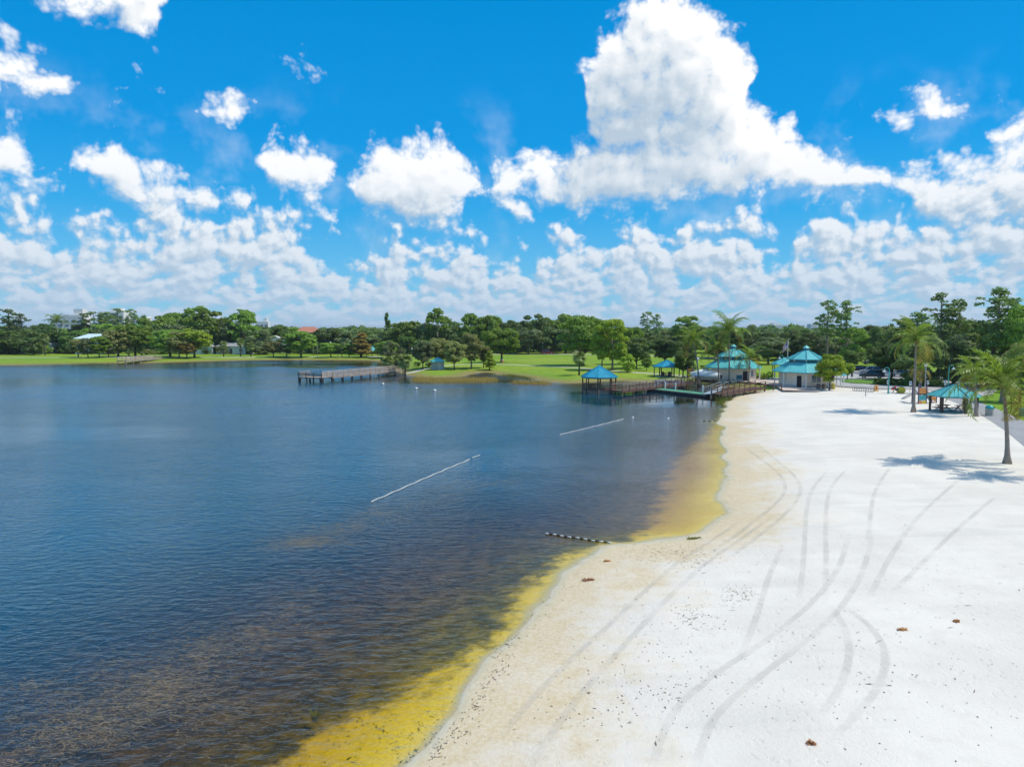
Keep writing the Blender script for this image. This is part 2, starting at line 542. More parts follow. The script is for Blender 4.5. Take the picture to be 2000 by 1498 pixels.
def water_material():
    m = bpy.data.materials.new('lake_water')
    m.use_nodes = True
    nt = m.node_tree
    nt.nodes.clear()
    k = NT(nt)
    geo = k.new('ShaderNodeNewGeometry')
    P = geo.outputs['Position']
    mp = k.vm('MULTIPLY', P, (0.55, 1.0, 0.0))
    wr = k.noise(P, 0.25, 2.0, 0.5, color=True)
    mp = k.vm('ADD', mp, k.vm('SCALE', wr, scale=0.9))
    w1 = k.noise(mp, 2.7, 3.0, 0.62, dim='2D')
    w2 = k.noise(mp, 0.35, 2.0, 0.5, dim='2D')
    ripple = k.m('ADD', k.m('MULTIPLY', w1, 1.0), k.m('MULTIPLY', w2, 0.7))
    # sheltered, calm water by the docks and in the far cove; breezier in the open and in gusts
    gust = k.mapr(k.noise(k.vm('MULTIPLY', P, (0.5, 1.0, 0.0)), 0.03, 4.0, 0.6, dim='2D'), 0.32, 0.68, 0.42, 1.4)
    calm1 = k.mapr(k.vm('DISTANCE', k.vm('MULTIPLY', P, (1.0, 1.0, 0.0)), (22.0, 112.0, 0.0)), 9.0, 24.0, 0.10, 1.0)
    calm2 = k.mapr(k.vm('DISTANCE', k.vm('MULTIPLY', P, (0.35, 1.0, 0.0)), (-5.0, 146.0, 0.0)), 3.0, 14.0, 0.25, 1.0)
    calm3 = k.mapr(k.vm('DISTANCE', k.vm('MULTIPLY', P, (0.22, 1.0, 0.0)), (-8.0, 212.0, 0.0)), 3.0, 16.0, 0.3, 1.0)
    st = k.m('MULTIPLY', k.m('MULTIPLY', k.m('MULTIPLY', gust, calm1), calm2), calm3)
    bp = k.new('ShaderNodeBump')
    k.put(bp.inputs['Strength'], 1.0)
    k.put(bp.inputs['Distance'], k.m('MULTIPLY', st, 0.06))
    k.put(bp.inputs['Height'], ripple)
    fr = k.new('ShaderNodeFresnel')
    fr.inputs['IOR'].default_value = 1.33
    bf = k.new('ShaderNodeBump')
    k.put(bf.inputs['Strength'], 1.0)
    k.put(bf.inputs['Distance'], k.m('MULTIPLY', st, 0.08))
    k.put(bf.inputs['Height'], ripple)
    k.put(fr.inputs['Normal'], bf.outputs[0])
    gl = k.new('ShaderNodeBsdfGlossy')
    gl.inputs['Color'].default_value = (0.95, 0.97, 1.0, 1)
    k.put(gl.inputs['Roughness'], k.m('MULTIPLY_ADD', st, 0.12, 0.03))
    k.put(gl.inputs['Normal'], bp.outputs[0])
    # fine suspended matter makes the open water milky blue-green
    df = k.new('ShaderNodeBsdfDiffuse')
    df.inputs[0].default_value = (0.05, 0.50, 0.82, 1)
    trp = k.new('ShaderNodeBsdfTransparent')
    body = k.new('ShaderNodeMixShader')
    k.put(body.inputs[0], k.mapr(k.attr('offshore'), 2.5, 26.0, 0.0, 0.14))
    k.l.new(trp.outputs[0], body.inputs[1])
    k.l.new(df.outputs[0], body.inputs[2])
    mx = k.new('ShaderNodeMixShader')
    k.put(mx.inputs[0], fr.outputs[0])
    k.l.new(body.outputs[0], mx.inputs[1])
    k.l.new(gl.outputs[0], mx.inputs[2])
    va = k.new('ShaderNodeVolumeAbsorption')
    va.inputs['Color'].default_value = (0.945, 0.915, 0.0, 1)
    va.inputs['Density'].default_value = 6.5
    out = k.new('ShaderNodeOutputMaterial')
    k.l.new(mx.outputs[0], out.inputs['Surface'])
    k.l.new(va.outputs[0], out.inputs['Volume'])
    return m


# ---------------------------------------------------------------- mesh builder
def link_mesh(name, me, parent=None, loc=None):
    o = bpy.data.objects.new(name, me)
    CO.objects.link(o)
    if parent is not None:
        o.parent = parent
    if loc is not None:
        o.location = loc
    return o


def mesh_np(name, V, F, material, smooth=False):
    me = bpy.data.meshes.new(name)
    V = np.asarray(V, np.float32)
    F = np.asarray(F, np.int32)
    me.vertices.add(len(V))
    me.vertices.foreach_set('co', V.ravel())
    n, w = F.shape
    me.loops.add(n * w)
    me.loops.foreach_set('vertex_index', F.ravel())
    me.polygons.add(n)
    me.polygons.foreach_set('loop_start', np.arange(0, n * w, w, dtype=np.int32))
    me.polygons.foreach_set('use_smooth', np.full(n, bool(smooth)))
    me.update(calc_edges=True)
    me.validate()
    if material:
        me.materials.append(material)
    return me


def lines(segments):
    """coordinates with growing steps: [(start, end, step), ...]"""
    out = []
    for a, b, s in segments:
        n = max(1, int(round((b - a) / s)))
        out += list(a + (b - a) * np.arange(n) / n)
    out.append(segments[-1][1])
    return np.array(out)


def build_ground():
    xs = lines([(-9000, -3000, 1500), (-3000, -1000, 400), (-1000, -300, 50), (-300, -80, 4), (-80, -20, 1.2), (-20, 62, 0.5), (62, 120, 1.5), (120, 400, 14), (400, 1400, 100), (1400, 9000, 1400)])
    ys = lines([(-400, -120, 40), (-120, -10, 5), (-10, 14, 1.0), (14, 90, 0.5), (90, 170, 0.8), (170, 270, 1.6), (270, 420, 10), (420, 1200, 80), (1200, 12000, 1200)])
    X, Y = np.meshgrid(xs, ys)
    sd, ssd, Z = ground_field(X, Y)
    nx, ny = len(xs), len(ys)
    V = np.stack([X, Y, Z], -1).reshape(-1, 3)
    i = (np.arange(ny - 1)[:, None] * nx + np.arange(nx - 1)[None, :]).ravel()
    F = np.stack([i, i + 1, i + nx + 1, i + nx], -1)
    me = mesh_np('ground', V, F, ground_material(), True)
    for nm, val in (('shore', sd), ('sand', ssd), ('clear', poly_sd(X, Y, CLEAR))):
        a = me.attributes.new(nm, 'FLOAT', 'POINT')
        a.data.foreach_set('value', np.clip(val, -60, 60).astype(np.float32).ravel())
    o = link_mesh('ground', me)
    o['kind'] = 'structure'
    o['label'] = 'white sand beach, lawns and lake bed'
    return o


def build_water():
    x0, x1, y0, y1, zt, zb = -262, 60, -118, 246, 0.0, -6.0
    xs = lines([(x0, -60, 4.0), (-60, x1, 1.5)])
    ys = lines([(y0, 10, 4.0), (10, 130, 1.5), (130, y1, 2.5)])
    X, Y = np.meshgrid(xs, ys)
    nx, ny = len(xs), len(ys)
    V = np.stack([X, Y, np.full(X.shape, zt)], -1).reshape(-1, 3)
    i = (np.arange(ny - 1)[:, None] * nx + np.arange(nx - 1)[None, :]).ravel()
    F = [tuple(q) for q in np.stack([i, i + 1, i + nx + 1, i + nx], -1)]
    n = len(V)
    V = np.concatenate([V, [(x0, y0, zb), (x1, y0, zb), (x1, y1, zb), (x0, y1, zb)]])
    low = [k for k in range(nx)]
    F.append(tuple([n, n + 1] + low[::-1]))
    F.append(tuple([n + 1, n + 2] + [k * nx + nx - 1 for k in range(ny)][::-1]))
    F.append(tuple([n + 2, n + 3] + [(ny - 1) * nx + k for k in range(nx)]))
    F.append(tuple([n + 3, n] + [k * nx for k in range(ny)]))
    F.append((n, n + 3, n + 2, n + 1))
    me = bpy.data.meshes.new('water')
    me.from_pydata([tuple(p) for p in V], [], F)
    me.materials.append(water_material())
    a = me.attributes.new('offshore', 'FLOAT', 'POINT')
    val = np.concatenate([poly_sd(X, Y, LAKE_S).ravel(), np.zeros(4)])
    a.data.foreach_set('value', np.clip(val, -60, 60).astype(np.float32))
    o = link_mesh('water', me)
    o['kind'] = 'structure'
    o['label'] = 'calm tea-coloured lake water reflecting the blue sky'
    return o


build_ground()
build_water()

# ---------------------------------------------------------------- things: builders
class MB:
    def __init__(self):
        self.v = []
        self.f = []

    def add(self, verts, faces):
        o = len(self.v)
        self.v += [tuple(p) for p in verts]
        self.f += [tuple(o + i for i in f) for f in faces]

    def box(self, c, s, rz=0.0, M=None):
        x, y, z = s[0] / 2, s[1] / 2, s[2] / 2
        P = [Vector((a, b, d)) for d in (-z, z) for (a, b) in ((-x, -y), (x, -y), (x, y), (-x, y))]
        Rm = M if M is not None else Matrix.Rotation(rz, 3, 'Z')
        C = Vector(c)
        self.add([Rm @ p + C for p in P], [(0, 3, 2, 1), (4, 5, 6, 7), (0, 1, 5, 4), (1, 2, 6, 5), (2, 3, 7, 6), (3, 0, 4, 7)])
        return self

    def bar(self, a, b, w, h=None, up=(0, 0, 1)):
        a, b = Vector(a), Vector(b)
        h = h or w
        d = (b - a)
        L = d.length
        if L < 1e-6:
            return self
        d.normalize()
        u = Vector(up)
        if abs(d.dot(u)) > 0.98:
            u = Vector((1, 0, 0))
        s = d.cross(u).normalized()
        u = s.cross(d)
        M = Matrix((s, d, u)).transposed()
        return self.box((a + b) / 2, (w, L, h), M=M)

    def tube(self, pts, rad, n=8, cap=True):
        pts = [Vector(p) for p in pts]
        if isinstance(rad, (int, float)):
            rad = [rad] * len(pts)
        o = len(self.v)
        prev = None
        for i, p in enumerate(pts):
            d = (pts[min(i + 1, len(pts) - 1)] - pts[max(i - 1, 0)]).normalized()
            ref = Vector((1, 0, 0)) if abs(d.z) > 0.9 else Vector((0, 0, 1))
            s = d.cross(ref).normalized() if prev is None else (prev - d * prev.dot(d)).normalized()
            prev = s
            t = d.cross(s)
            for j in range(n):
                a = 2 * math.pi * j / n
                self.v.append(tuple(p + (s * math.cos(a) + t * math.sin(a)) * rad[i]))
        for i in range(len(pts) - 1):
            for j in range(n):
                j2 = (j + 1) % n
                self.f.append((o + i * n + j, o + i * n + j2, o + (i + 1) * n + j2, o + (i + 1) * n + j))
        if cap:
            self.f.append(tuple(o + j for j in reversed(range(n))))
            self.f.append(tuple(o + (len(pts) - 1) * n + j for j in range(n)))
        return self

    def lathe(self, prof, n=12, c=(0, 0, 0), a0=0.0):
        """profile of (radius, z) turned round the z axis"""
        o = len(self.v)
        for r, z in prof:
            for j in range(n):
                a = a0 + 2 * math.pi * j / n
                self.v.append((c[0] + r * math.cos(a), c[1] + r * math.sin(a), c[2] + z))
        for i in range(len(prof) - 1):
            for j in range(n):
                j2 = (j + 1) % n
                self.f.append((o + i * n + j, o + i * n + j2, o + (i + 1) * n + j2, o + (i + 1) * n + j))
        self.f.append(tuple(o + j for j in reversed(range(n))))
        self.f.append(tuple(o + (len(prof) - 1) * n + j for j in range(n)))
        return self

    def prism(self, poly, z0, z1):
        n = len(poly)
        o = len(self.v)
        for z in (z0, z1):
            self.v += [(p[0], p[1], z) for p in poly]
        self.f.append(tuple(o + i for i in reversed(range(n))))
        self.f.append(tuple(o + n + i for i in range(n)))
        for i in range(n):
            j = (i + 1) % n
            self.f.append((o + i, o + j, o + n + j, o + n + i))
        return self

    def mesh(self, name, material, smooth=False):
        me = bpy.data.meshes.new(name)
        me.from_pydata(self.v, [], self.f)
        if smooth:
            me.polygons.foreach_set('use_smooth', np.ones(len(me.polygons), bool))
        me.update()
        if material:
            me.materials.append(material)
        return me

    def build(self, name, material, parent=None, smooth=False, kind=None, label=None):
        o = link_mesh(name, self.mesh(name, material, smooth), parent)
        if kind:
            o['kind'] = kind
        if label:
            o['label'] = label
        return o


def thing(name, label, cat, loc=(0, 0, 0), rz=0.0, group=None):
    o = bpy.data.objects.new(name, None)
    o.empty_display_size = 0.2
    CO.objects.link(o)
    o.location = loc
    o.rotation_euler = (0, 0, rz)
    return tag(o, label, cat, group)


def tag(o, label, cat, group=None, kind=None):
    o['label'] = label
    o['category'] = cat
    if group:
        o['group'] = group
    if kind:
        o['kind'] = kind
    return o


def copy_thing(o, label=None, group=None):
    c = o.copy()
    CO.objects.link(c)
    for ch in o.children:
        d = ch.copy()
        CO.objects.link(d)
        d.parent = c
        for g in ch.children:
            e = g.copy()
            CO.objects.link(e)
            e.parent = d
    if label:
        c['label'] = label
    if group:
        c['group'] = group
    return c


# ---------------------------------------------------------------- vegetation
def leaf_material(name, c1, c2, transl=0.4, rough=0.55):
    m = bpy.data.materials.new(name)
    m.use_nodes = True
    nt = m.node_tree
    nt.nodes.clear()
    k = NT(nt)
    geo = k.new('ShaderNodeNewGeometry')
    oi = k.new('ShaderNodeObjectInfo')
    f = k.m('ADD', k.m('MULTIPLY', geo.outputs['Random Per Island'], 0.65), k.m('MULTIPLY', oi.outputs['Random'], 0.35))
    col = k.mix(f, c1, c2)
    hs = k.new('ShaderNodeHueSaturation')
    k.put(hs.inputs['Hue'], k.m('MULTIPLY_ADD', oi.outputs['Random'], 0.03, 0.485))
    k.put(hs.inputs['Value'], k.m('MULTIPLY_ADD', oi.outputs['Random'], 0.5, 0.78))
    k.put(hs.inputs['Color'], col)
    pb = k.new('ShaderNodeBsdfPrincipled')
    k.put(pb.inputs['Base Color'], hs.outputs[0])
    pb.inputs['Roughness'].default_value = rough
    pb.inputs['Specular IOR Level'].default_value = 0.3
    tl = k.new('ShaderNodeBsdfTranslucent')
    k.put(tl.inputs['Color'], k.mix(1.0, hs.outputs[0], (1.35, 1.35, 0.6), blend='MULTIPLY'))
    mx = k.new('ShaderNodeMixShader')
    mx.inputs[0].default_value = transl
    k.l.new(pb.outputs[0], mx.inputs[1])
    k.l.new(tl.outputs[0], mx.inputs[2])
    out = k.new('ShaderNodeOutputMaterial')
    k.l.new(mx.outputs[0], out.inputs[0])
    return m


LEAF = {
    'oak': leaf_material('oak_leaves', (0.101, 0.162, 0.047), (0.185, 0.252, 0.084)),
    'dark': leaf_material('dark_glossy_leaves', (0.074, 0.151, 0.031), (0.168, 0.263, 0.056)),
    'bright': leaf_material('bright_green_leaves', (0.134, 0.241, 0.027), (0.252, 0.358, 0.056)),
    'lime': leaf_material('yellow_green_leaves', (0.213, 0.314, 0.022), (0.381, 0.470, 0.045), 0.35),
    'olive': leaf_material('olive_grey_leaves', (0.190, 0.213, 0.069), (0.336, 0.347, 0.129)),
    'grey': leaf_material('grey_green_leaves', (0.140, 0.185, 0.084), (0.252, 0.302, 0.146)),
    'rust': leaf_material('rusty_leaves', (0.213, 0.213, 0.039), (0.381, 0.235, 0.067)),
    'pine': leaf_material('pine_needles', (0.118, 0.202, 0.052), (0.224, 0.314, 0.090), 0.3),
    'palm': leaf_material('palm_leaflets', (0.125, 0.215, 0.022), (0.270, 0.340, 0.055), 0.35, 0.4),
    'palm_old': leaf_material('yellowing_palm_leaflets', (0.20, 0.19, 0.03), (0.34, 0.26, 0.05), 0.25, 0.45),
    'sabal': leaf_material('fan_palm_leaves', (0.131, 0.198, 0.055), (0.285, 0.339, 0.110), 0.25, 0.45),
}
BARK = mat('bark_grey_brown', (0.105, 0.085, 0.065), 0.9, bump=0.6, scale=6)
BARK_PALE = mat('bark_pale', (0.24, 0.21, 0.175), 0.9, bump=0.5, scale=5)
PALM_BARK = mat('palm_trunk_grey', (0.27, 0.235, 0.20), 0.9, bump=0.8, scale=4, bscale=12)


def rand_dirs(rng, n):
    v = rng.normal(size=(n, 3))
    return v / np.linalg.norm(v, axis=1, keepdims=True)


def leaf_quads(rng, centers, normals, size, aspect=1.5):
    """rhombic leaf sprays facing along the given normals"""
    n = len(centers)
    r = rand_dirs(rng, n)
    u = np.cross(normals, r)
    u /= np.linalg.norm(u, axis=1, keepdims=True) + 1e-9
    w = np.cross(normals, u)
    s = (size * rng.uniform(0.65, 1.35, n))[:, None]
    a = centers + u * s * 0.5 * aspect
    b = centers + w * s * 0.5
    c = centers - u * s * 0.5 * aspect
    d = centers - w * s * 0.5 - normals * s * 0.12
    V = np.stack([a, b, c, d], 1).reshape(-1, 3)
    F = np.arange(4 * n).reshape(n, 4)
    return V, F


def clump_leaves(rng, clumps, per_r2, size):
    """clumps: rows of x, y, z, rx, rz"""
    Cs, Ns = [], []
    for (x, y, z, rx, rz) in clumps:
        n = max(8, int(per_r2 * rx * (rx + rz) / 2))
        d = rand_dirs(rng, n)
        d[:, 2] = np.where(d[:, 2] < -0.35, -d[:, 2] * 0.6, d[:, 2])
        d /= np.linalg.norm(d, axis=1, keepdims=True)
        rr = rng.uniform(0.55, 1.08, n)[:, None]
        p = np.array([x, y, z]) + d * rr * np.array([rx, rx, rz])
        nn = d + rng.normal(scale=0.55, size=(n, 3)) + np.array([0, 0, 0.25])
        Ns.append(nn / np.linalg.norm(nn, axis=1, keepdims=True))
        Cs.append(p)
    return leaf_quads(rng, np.concatenate(Cs), np.concatenate(Ns), size)


def crown_clumps(rng, kind):
    """unit tree: height 1, crown radius about 0.5 * width ratio; returns clumps and limb tips"""
    cl = []
    if kind == 'round':                                   # broad live oak
        for _ in range(52):
            d = rand_dirs(rng, 1)[0]
            r = rng.uniform(0.45, 1.0) ** 0.6
            x, y, z = d[0] * r * 0.38, d[1] * r * 0.38, 0.58 + d[2] * r * 0.34
            if z < 0.26:
                z = 0.26 + rng.uniform(0, 0.08)
            s = rng.uniform(0.085, 0.15)
            cl.append((x, y, z, s, s * 0.75))
    elif kind == 'tall':                                  # taller, uneven
        for _ in range(44):
            h = rng.uniform(0.22, 0.97)
            w = 0.33 * math.sin(math.pi * min(1, (h - 0.12) / 0.95)) ** 0.7
            a = rng.uniform(0, 6.283)
            r = w * rng.uniform(0.3, 1.0) ** 0.5
            s = rng.uniform(0.07, 0.125)
            cl.append((math.cos(a) * r, math.sin(a) * r, h, s, s * 0.8))
    elif kind == 'low':                                   # reaching to the ground: shrubby edge
        for _ in range(40):
            d = rand_dirs(rng, 1)[0]
            r = rng.uniform(0.5, 1.0) ** 0.6
            s = rng.uniform(0.09, 0.15)
            cl.append((d[0] * r * 0.42, d[1] * r * 0.42, max(0.10, 0.46 + d[2] * r * 0.44), s, s * 0.8))
    elif kind == 'cone':                                  # narrow cypress
        for i in range(40):
            h = 0.16 + 0.82 * i / 40
            w = 0.24 * (1 - h) ** 0.8 + 0.03
            a = rng.uniform(0, 6.283)
            s = 0.05 + 0.07 * (1 - h)
            r = w * rng.uniform(0.2, 1.0)
            cl.append((math.cos(a) * r, math.sin(a) * r, h, s, s * 0.8))
    elif kind == 'pine':                                  # slash pine: bare pole, flat plates of needles
        for i in range(44):
            h = rng.uniform(0.48, 0.97)
            a = rng.uniform(0, 6.283)
            r = rng.uniform(0.1, 1.0) * 0.17 * math.sin(math.pi * min(1.0, (h - 0.42) / 0.62)) ** 0.6
            s = rng.uniform(0.03, 0.06)
            cl.append((math.cos(a) * r, math.sin(a) * r, h + rng.uniform(-0.02, 0.02), s, s * 0.7))
        cl.append((0.0, 0.0, 0.97, 0.055, 0.04))
    return cl


TREE_PROTO = {}


def tree_proto(shape, seed, leaf, dense=1.0, size=0.042):
    key = (shape, seed, leaf)
    if key in TREE_PROTO:
        return TREE_PROTO[key]
    rng = np.random.default_rng(seed * 7 + len(shape))
    cl = crown_clumps(rng, shape)
    if seed >= 10:                                        # nearer trees: finer leaves
        dense, size = 2.6, 0.026
    V, F = clump_leaves(rng, cl, 9000 * dense if shape != 'pine' else 26000, size if shape != 'pine' else 0.017)
    crown = mesh_np('crown', V, F, LEAF[leaf])
    mb = MB()
    tops = sorted(cl, key=lambda c: -c[2])
    pine = shape == 'pine'
    r0 = 0.014 if pine else (0.030 if shape in ('round', 'low') else 0.022)
    fork = 0.9 if pine else (0.26 if shape == 'round' else (0.5 if shape != 'cone' else 0.8))
    wob = rng.normal(scale=0.006, size=(6, 2))
    stem = [(wob[i][0] * (i > 0), wob[i][1] * (i > 0), fork * i / 5.0 - (0.03 if i == 0 else 0)) for i in range(6)]
    mb.tube(stem, [r0 * (1.35 if i == 0 else 1 - 0.09 * i) for i in range(6)], 7)
    idx = rng.choice(len(cl), 9 if not pine else 12, replace=False)
    for i in idx:
        x, y, z, s, _ = cl[i]
        b = Vector(stem[-1]) if not pine else Vector((0, 0, max(0.45, z - 0.05)))
        if pine:
            e = Vector((x, y, z))
            mb.tube([b, (b + e) / 2 + Vector((0, 0, -0.006)), e], [0.006, 0.004, 0.002], 5)
        else:
            e = Vector((x, y, z))
            st = Vector((0, 0, fork * rng.uniform(0.75, 1.0)))
            mid = st.lerp(e, 0.5) + Vector((0, 0, -0.02))
            mb.tube([st, mid, e], [r0 * 0.55, r0 * 0.38, r0 * 0.15], 5)
    trunk = mb.mesh('trunk', BARK_PALE if pine or shape == 'tall' else BARK, True)
    TREE_PROTO[key] = (crown, trunk)
    return TREE_PROTO[key]


TREE_W = {'round': 0.98, 'tall': 0.78, 'low': 1.08, 'cone': 0.52, 'pine': 0.36}
N_TREE = [0]


def tree(name, shape, leaf, loc, height, width, label, group, seed=None, spin=None):
    N_TREE[0] += 1
    s = seed if seed is not None else N_TREE[0] % 3
    crown, trunk = tree_proto(shape, s, leaf)
    t = thing(name, label, 'tree', loc, spin if spin is not None else (N_TREE[0] * 2.399) % 6.283, group)
    k = width / TREE_W[shape]
    t.scale = (k, k, height)
    link_mesh('crown', crown, t)
    link_mesh('trunk', trunk, t)
    return t


def tree_px(name, shape, leaf, x, base, top, w, label, group=None, seed=None):
    """a tree from the photograph: foot and top row and crown width in pixels, put at its real place and size"""
    p = at(x, base)
    d = p.y
    height = (base - top) * d / FPX * 1.02
    return tree(name, shape, leaf, p - Vector((0, 0, 0.05)), height, w * d / FPX, label, group, seed)


# --- palms
def frond_mesh(seed, leaf, L=2.9, droop=1.0):
    rng = np.random.default_rng(seed)
    n = 30
    pts = []
    ang_ = 0.62 + rng.uniform(-0.08, 0.08)
    p = np.array([0.0, 0.0, 0.0])
    seg = L / n
    for i in range(n + 1):
        pts.append(p.copy())
        p = p + seg * np.array([math.cos(ang_), 0, math.sin(ang_)])
        ang_ -= droop * (0.035 + 0.075 * i / n)
    V, F = [], []

    def quad(a, b, c, d):
        o = len(V)
        V.extend([a, b, c, d])
        F.append((o, o + 1, o + 2, o + 3))
    for i in range(n):                                   # midrib
        r = 0.028 * (1 - i / n) + 0.006
        a, b = pts[i], pts[i + 1]
        quad(a + (0, -r, 0), b + (0, -r, 0), b + (0, r, 0), a + (0, r, 0))
        quad(a + (0, 0, -r), b + (0, 0, -r), b + (0, 0, r), a + (0, 0, r))
    for i in range(3, n + 1):
        for j in range(1):
            s = (i + j * 0.5) / n
            if s > 1.02:
                continue
            ln = L * 0.23 * math.sin(math.pi * min(0.97, 0.16 + 0.86 * s)) ** 0.7
            base = pts[min(i, n)]
            d = pts[min(i, n)] - pts[min(i, n) - 1]
            d = d / np.linalg.norm(d)
            for sd in (-1, 1):
                out = np.array([d[0] * 0.62, sd * 0.78, d[2] * 0.62 + 0.10]) + rng.normal(scale=0.09, size=3)
                out /= np.linalg.norm(out)
                dn = np.array([0, 0, -1.0])
                w = 0.026 * L / 2.9
                a = base + d * seg * (0.5 * j)
                m_ = a + out * ln * 0.55 + dn * ln * 0.05
                e = a + out * ln * 0.9 + dn * ln * rng.uniform(0.15, 0.4)
                t = d * w
                quad(a - t, m_ - t * 1.1, m_ + t * 1.1, a + t)
                quad(m_ - t * 1.1, e - t * 0.15, e + t * 0.15, m_ + t * 1.1)
    return mesh_np('frond', np.array(V), np.array(F), LEAF[leaf])


FRONDS = [frond_mesh(i, 'palm', droop=0.6 + 0.2 * i) for i in range(4)]
FRONDS_OLD = [frond_mesh(10 + i, 'palm_old', droop=1.15 + 0.25 * i) for i in range(2)]
NUT = mat('coconut_husk', (0.25, 0.17, 0.05), 0.6)


def coconut_palm(base, crown_h, frond_len, label, lean=(0, 0), n_frond=20, seed=0, group=None, r=0.16, old=3, wind=0.45):
    rng = np.random.default_rng(100 + seed)
    t = thing('coconut_palm', label, 'palm tree', base, 0.0, group)
    mb = MB()
    pts, rad = [], []
    for i in range(11):
        s = i / 10
        pts.append((lean[0] * s ** 1.6, lean[1] * s ** 1.6, crown_h * s - (0.1 if i == 0 else 0)))
        rad.append(r * (1.0 - 0.35 * s) * (1 + 1.2 * math.exp(-s * crown_h / 0.45)))
    mb.tube(pts, rad, 10)
    mb.build('trunk', PALM_BARK, t, True)
    top = Vector(pts[-1])
    k = frond_len / 2.9
    for i in range(n_frond):
        a = i * 2.39996 + rng.uniform(-0.25, 0.25)
        lev = i / n_frond                                # 0 = youngest, upright
        me = FRONDS[i % 4] if i < n_frond - old else FRONDS_OLD[i % 2]
        f = link_mesh('frond', me, t)
        f.location = top + Vector((0, 0, 0.05 - 0.12 * lev))
        tilt = R(-45 + 86 * lev ** 1.1 + rng.uniform(-12, 12))    # rotation about the frond's own y axis
        # the breeze swings the crown towards the lake
        az = a + wind * math.sin(math.pi - a) * 0.6
        f.rotation_euler = (rng.uniform(-0.25, 0.25), tilt, az)
        q = k * rng.uniform(0.85, 1.12)
        f.scale = (q, q, q)
    nb = MB()
    for i in range(6):
        a = i * 1.05 + seed
        nb.lathe([(0.02, -0.13), (0.10, -0.07), (0.11, 0.02), (0.03, 0.11)], 7, (top.x + 0.2 * math.cos(a), top.y + 0.2 * math.sin(a), top.z - 0.15))
    nb.build('coconut_cluster', NUT, t, True)
    return t


def fan_mesh(seed):
    rng = np.random.default_rng(seed)
    V, F = [], []
    n = 15
    for i in range(n):
        a = R(-115 + 230 * i / (n - 1))
        ln = 1.0 * (0.72 + 0.28 * math.cos(a * 0.6))
        d = np.array([math.cos(a), math.sin(a), 0.0])
        s = np.array([-math.sin(a), math.cos(a), 0.0]) * 0.085
        p0 = np.array([0.75, 0, 0.0])
        p1 = p0 + d * ln * 0.55 + np.array([0, 0, -0.03])
        p2 = p0 + d * ln + np.array([0, 0, -0.35 - 0.2 * rng.random()])
        o = len(V)
        V += [p0 - s * 0.3, p1 - s, p1 + s, p0 + s * 0.3, p2 - s * 0.1, p2 + s * 0.1]
        F += [(o, o + 1, o + 2, o + 3), (o + 1, o + 4, o + 5, o + 2)]
    o = len(V)
    V += [np.array(q) for q in ((0, -0.02, 0), (0.8, -0.015, 0.02), (0.8, 0.015, 0.02), (0, 0.02, 0))]
    F.append((o, o + 1, o + 2, o + 3))
    return mesh_np('fan_leaf', np.array(V), np.array(F), LEAF['sabal'])


FANS = [fan_mesh(i) for i in range(2)]


def sabal_palm(base, crown_h, rad, label, seed=0, group=None):
    rng = np.random.default_rng(300 + seed)
    t = thing('cabbage_palm', label, 'palm tree', base, 0.0, group)
    mb = MB()
    mb.tube([(0, 0, -0.1), (0.03, 0, crown_h * 0.4), (0.0, 0.02, crown_h * 0.75), (0, 0, crown_h)], [0.24, 0.18, 0.19, 0.24], 9)
    mb.build('trunk', BARK, t, True)
    for i in range(26):
        f = link_mesh('fan_leaf', FANS[i % 2], t)
        f.location = (0, 0, crown_h)
        lev = i / 26
        f.rotation_euler = (rng.uniform(-0.5, 0.5), R(-75 + 145 * lev), i * 2.39996)
        q = rad / 1.6 * rng.uniform(0.85, 1.1)
        f.scale = (q, q, q)
    return t


def shrub(name, leaf, loc, w, h, label, cat='shrub', group=None, seed=0, flat=False):
    crown, trunk = tree_proto('low', seed % 3, leaf)
    t = thing(name, label, cat, loc, seed * 1.7, group)
    t.scale = (w / 1.0, w / 1.0, h)
    link_mesh('foliage', crown, t)
    return t

